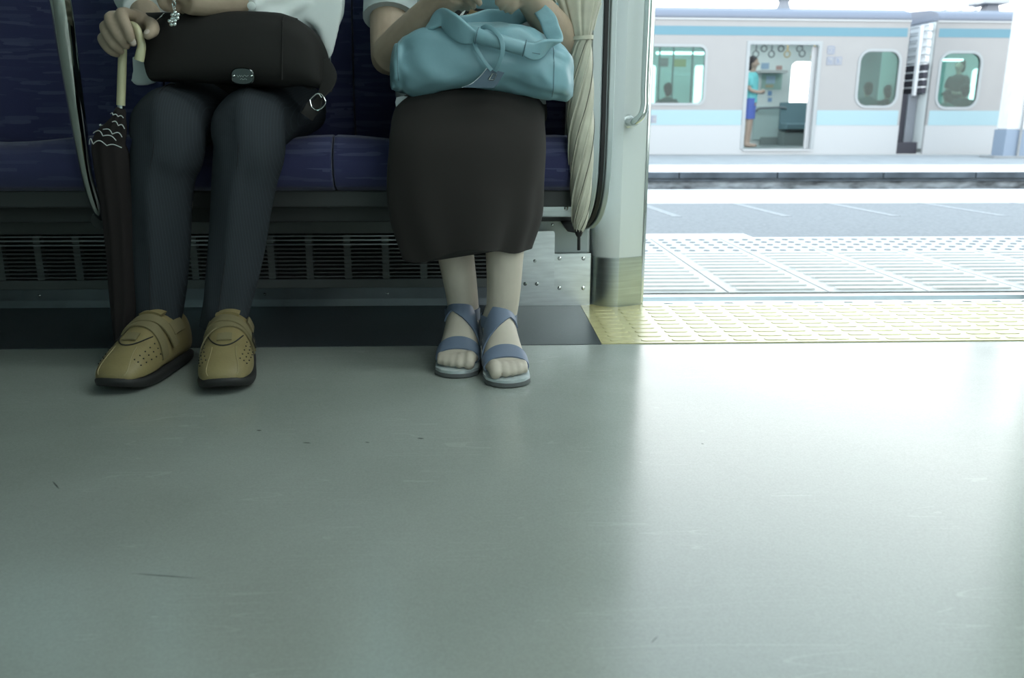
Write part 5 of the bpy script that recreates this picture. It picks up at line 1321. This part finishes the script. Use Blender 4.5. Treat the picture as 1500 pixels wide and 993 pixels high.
# wide strap that droops over the front, rolled in its middle
strap = ribbon([A(616, 52, 1.665), A(630, 38, 1.652), A(645, 26, 1.640), A(658, 34, 1.626), A(676, 48, 1.616), A(694, 55, 1.610)], [.006, .010, .016, .022, .020, .011], .004, [V((0.6, 0.2, 0.6)), V((0.4, 0.1, 0.8)), V((0, -.2, 1)), V((-.2, -.2, 1)), V((-.3, -.1, 1)), V((-.3, 0, 1))], M['blue_leather'], 'strap')
m2 = MB(); m2.sweep([A(696, 52, 1.606), A(714, 57, 1.602), A(740, 64, 1.602), A(768, 71, 1.606)], [(.0135, .0115), (.0135, .012), (.0135, .012), (.013, .011)], n=24, sub=6, side=(0, -.2, 1)); roll = make('rolled_grip', m2, M['blue_leather'], bb)
for px_, py_, Y_ in ((697, 52.5, 1.606), (767, 70.5, 1.606)):
    m2 = MB(); c = A(px_, py_, Y_); d_ = (A(768, 71, 1.606)-A(696, 52, 1.606)).normalized(); q_ = V((0, -1, 0)); r_ = d_.cross(q_).normalized()
    m2.tube([c+q_*0.0125*math.cos(t_)+r_*0.0142*math.sin(t_) for t_ in [2*math.pi*i/18 for i in range(19)]], 0.0011, n=6, sub=1); make('grip_seam', m2, M['blue_seam'], roll)
ribbon([A(767, 71, 1.606), A(780, 75, 1.610), A(795, 70, 1.620), A(812, 60, 1.640), A(806, 42, 1.655), A(800, 26, 1.670), A(786, 10, 1.70)], [.012, .0155, .016, .015, .016, .016, .012], .004, [V((-.2, -.1, 1)), V((-.1, -.2, 1)), V((.2, -.5, 1)), V((1, -.4, .2)), V((1, -.3, .0)), V((1, -.2, .1)), V((.8, -.1, .6))], M['blue_leather'], 'strap')
for pts in ([(767, 72), (778, 77), (790, 79)],):
    m2 = MB(); m2.tube([A(x, y, 1.606) for x, y in pts], 0.0008, n=5, sub=3); make('strap_seam', m2, M['blue_seam'], bb)
ribbon([A(800, 10, 1.76), A(815, 11, 1.78), A(835, 12, 1.80)], .009, .003, (0, 0, 1), M['blue_leather'], 'strap')
# cord loop and slate tag with metal eyelet
m2 = MB(); m2.sweep([A(704, 42, 1.612), A(711, 39, 1.602), A(722, 44, 1.592), A(732, 56, 1.586), A(735, 72, 1.586), A(731, 90, 1.592), A(724, 104, 1.604)], [(.0042, .0016)]*7, n=10, sub=5, side=[V((0, 0, 1)), V((.3, 0, 1)), V((.7, 0, 1)), V((1, 0, .6)), V((1, 0, 0)), V((1, 0, -.2)), V((1, 0, -.2))], pw=4); make('cord_loop', m2, M['blue_leather'], bb)
m2 = MB(); m2.sweep([A(693, 62, 1.612), A(698, 74, 1.604), A(708, 90, 1.604), A(719, 103, 1.606)], [(.0035, .0016)]*4, n=10, sub=5, side=(1, 0, .5), pw=4); make('cord_loop', m2, M['blue_leather'], bb)
tg = [(712, 100.5), (738, 106), (727, 125), (722, 129), (700, 129), (676, 128.5), (690, 123), (702, 113)]
tag_o = make('tag', MB().prism([A(x, y, 1.607-0.0001*(y-100)) for x, y in tg], (0, 0.004, 0)), M['blue_dark'], bb, smooth=False, bevel=0.001)
m2 = MB(); e_ = [A(715, 117, 1.6035), A(720, 108, 1.6035), A(727, 109, 1.6035), A(722, 117, 1.6035)]; m2.tube(e_+[e_[0]], 0.0012, n=6, sub=1); make('eyelet', m2, M['chrome'], tag_o)
m2 = MB(); m2.tube([A(x, y, 1.606) for x, y in ((676, 128.5), (690, 122.5), (702, 112), (712, 100))], 0.0008, n=5, sub=3); make('edge_piping', m2, M['insole'], tag_o)
# panel seams of the body
for u, a0, a1 in ((0.20, 210, 105), (0.80, 240, 125)):
    m2 = MB(); m2.tube([swB.pt(u, math.radians(a0+(a1-a0)*i/16), dents(u, math.radians(a0+(a1-a0)*i/16))+0.0004, 2.7) for i in range(17)], 0.0008, n=5, sub=2); make('panel_seam', m2, M['blue_seam'], bb)
# things sticking out of the bag
wl = thing('wallet', A(697, 22, 1.78), 'tan leather wallet poking out of the pale blue bag', 'wallet')
make('cover', MB().prism([A(684, 26, 1.785), A(686, 13, 1.785), (A(712, 22, 1.785)), A(708, 30, 1.785)], (0, 0.012, 0)), mat('tan_leather', (0.24, 0.17, 0.08), 0.5), wl, smooth=False, bevel=0.001)
make('edge_line', MB().prism([A(677, 27, 1.782), A(683.5, 20, 1.782), A(684.5, 21.5, 1.782), A(679, 28, 1.782)], (0, 0.003, 0)), mat('brass_edge', (0.40, 0.32, 0.16), 0.4, 0.8), wl, smooth=False)
make('paper_slip', MB().prism([A(671, 24, 1.783), A(680.5, 11.5, 1.783), A(681, 15, 1.783), A(674.5, 26, 1.783)], (0, 0.001, 0)), M['white_cloth'], None, smooth=False, label='small white paper slip standing in the mouth of the pale blue bag', category='paper')

# ------------------------------------------------------------------ beige umbrella hanging at the seat end
M['beige_fabric'] = mat('beige_umbrella_cloth', (0.50, 0.49, 0.395), 0.5, spec=0.4, var=0.14, vscale=25, bump=0.2, bscale=80)
M['beige_edge'] = mat('umbrella_pale_edge', (0.62, 0.62, 0.53), 0.6)
M['fold_shade'] = mat('umbrella_fold_shade', (0.09, 0.09, 0.07), 0.7)
um = thing('umbrella', A(848, 365, 1.79), 'beige furled umbrella hanging tip down beside the seat-end partition', 'umbrella')
UY = 1.79
ust = [(847.5, 341, 5), (848, 330, 9.5), (849, 312, 12.5), (850, 285, 15), (850.5, 255, 16.5), (850, 225, 18), (849.5, 190, 19.3), (849, 160, 19), (849.5, 125, 18), (849.5, 95, 17), (849, 70, 16), (848.5, 56, 16), (847.5, 44, 19), (846, 22, 26), (845, 0, 33), (844, -30, 38), (844, -70, 36), (844, -110, 22), (844, -130, 8)]
swU = Sw([A(x, y, UY) for x, y, r in ust], [(r*UY/1220*0.985, min(.030, r*UY/1220)) for x, y, r in ust], sub=8)
def pleat(u, a):
    tw_ = a*1.0+u*9.0 if u < 0.62 else a*1.0+0.62*9
    k = abs(math.sin(4*tw_)); sharp = (1-k)**3
    amp = 0.0062 if u < 0.60 else 0.0062+0.014*(u-0.6)
    return -amp*sharp+0.0012*math.sin(8*tw_+1.0)
m2 = MB(); m2.sweep(swU, None, n=112, disp=pleat); cn = make('canopy', m2, M['beige_fabric'], um, auto=80)
# pale selvedges of the wrapped panels, alternating with dark lines painting the folds' shade
for k in range(8):
    m2 = MB(); pts = []
    for i in range(40):
        u = 0.02+0.57*i/39; pts.append(swU.pt(u, k*math.pi/4-u*9.0+0.10, 0.0008))
    m2.tube(pts, 0.0008, n=5, sub=1); make('selvedge_fold_line', m2, M['beige_edge'] if k % 2 else M['fold_shade'], cn)
ub = 11/18
m2 = MB(); m2.band(swU, lambda t: (0.598, 0.622, math.radians(-5+370*t)), off=0.0018, thick=0.002, steps=48, across=2); bn = make('tie_band', m2, M['beige_fabric'], um, auto=60)
m2 = MB(); q = A(828, 65, 1.782); m2.add(*(lambda b: (b.v, b.f))(MB().box(q.x-0.003, q.x+0.002, 1.778, 1.784, q.z-0.006, q.z+0.006))); make('snap_tab', m2, M['beige_edge'], bn, smooth=False, bevel=0.001)
# two loose rib ends fanning out above the band
for pts in ([(834, 58), (826, 36), (818, 14), (813, 2), (811, -4)], [(868, 44), (874, 20), (879, 4)]):
    m2 = MB(); m2.tube([A(x, y, UY-0.012) for x, y in pts], 0.0016, n=6, sub=3); make('rib', m2, M['beige_edge'], um)
M['tip'] = mat('umbrella_tip_dark', (0.03, 0.03, 0.03), 0.35, 0.6)
m2 = MB(); m2.sweep([A(847.5, 346, UY), A(847.5, 341, UY), A(847.5, 335, UY)], [.0052, .0085, .010], n=16, sub=3); make('collar', m2, M['tip'], um)
m2 = MB(); m2.rod(A(847.5, 345, UY), A(847.5, 366, UY), 0.0036, 12); make('tip', m2, M['tip'], um)
hz = A(844, -120, UY)
m2 = MB(); m2.tube([hz, hz+V((0, 0, .05)), hz+V((0, 0, .14)), hz+V((0.01, 0.01, .175)), hz+V((0.035, 0.03, .185)), hz+V((0.055, 0.05, .165)), hz+V((0.06, 0.055, .13))], .007, n=12, sub=5); make('hook_handle', m2, M['wood'], um)
make('umbrella_rest', MB().prism([A(823, 327, 1.86), A(838, 326, 1.86), A(846, 338, 1.86), A(842, 341, 1.86), A(831, 339, 1.86)], (0, 0.05, 0)), M['black_rubber'], part, smooth=False, bevel=0.002)
pk = hz+V((0.030, 0.028, 0.170))
make('hook_peg', MB().rod((pk.x-0.02, pk.y+0.016, pk.z), (pk.x+0.03, 1.90, pk.z), 0.006), M['chrome'], part)
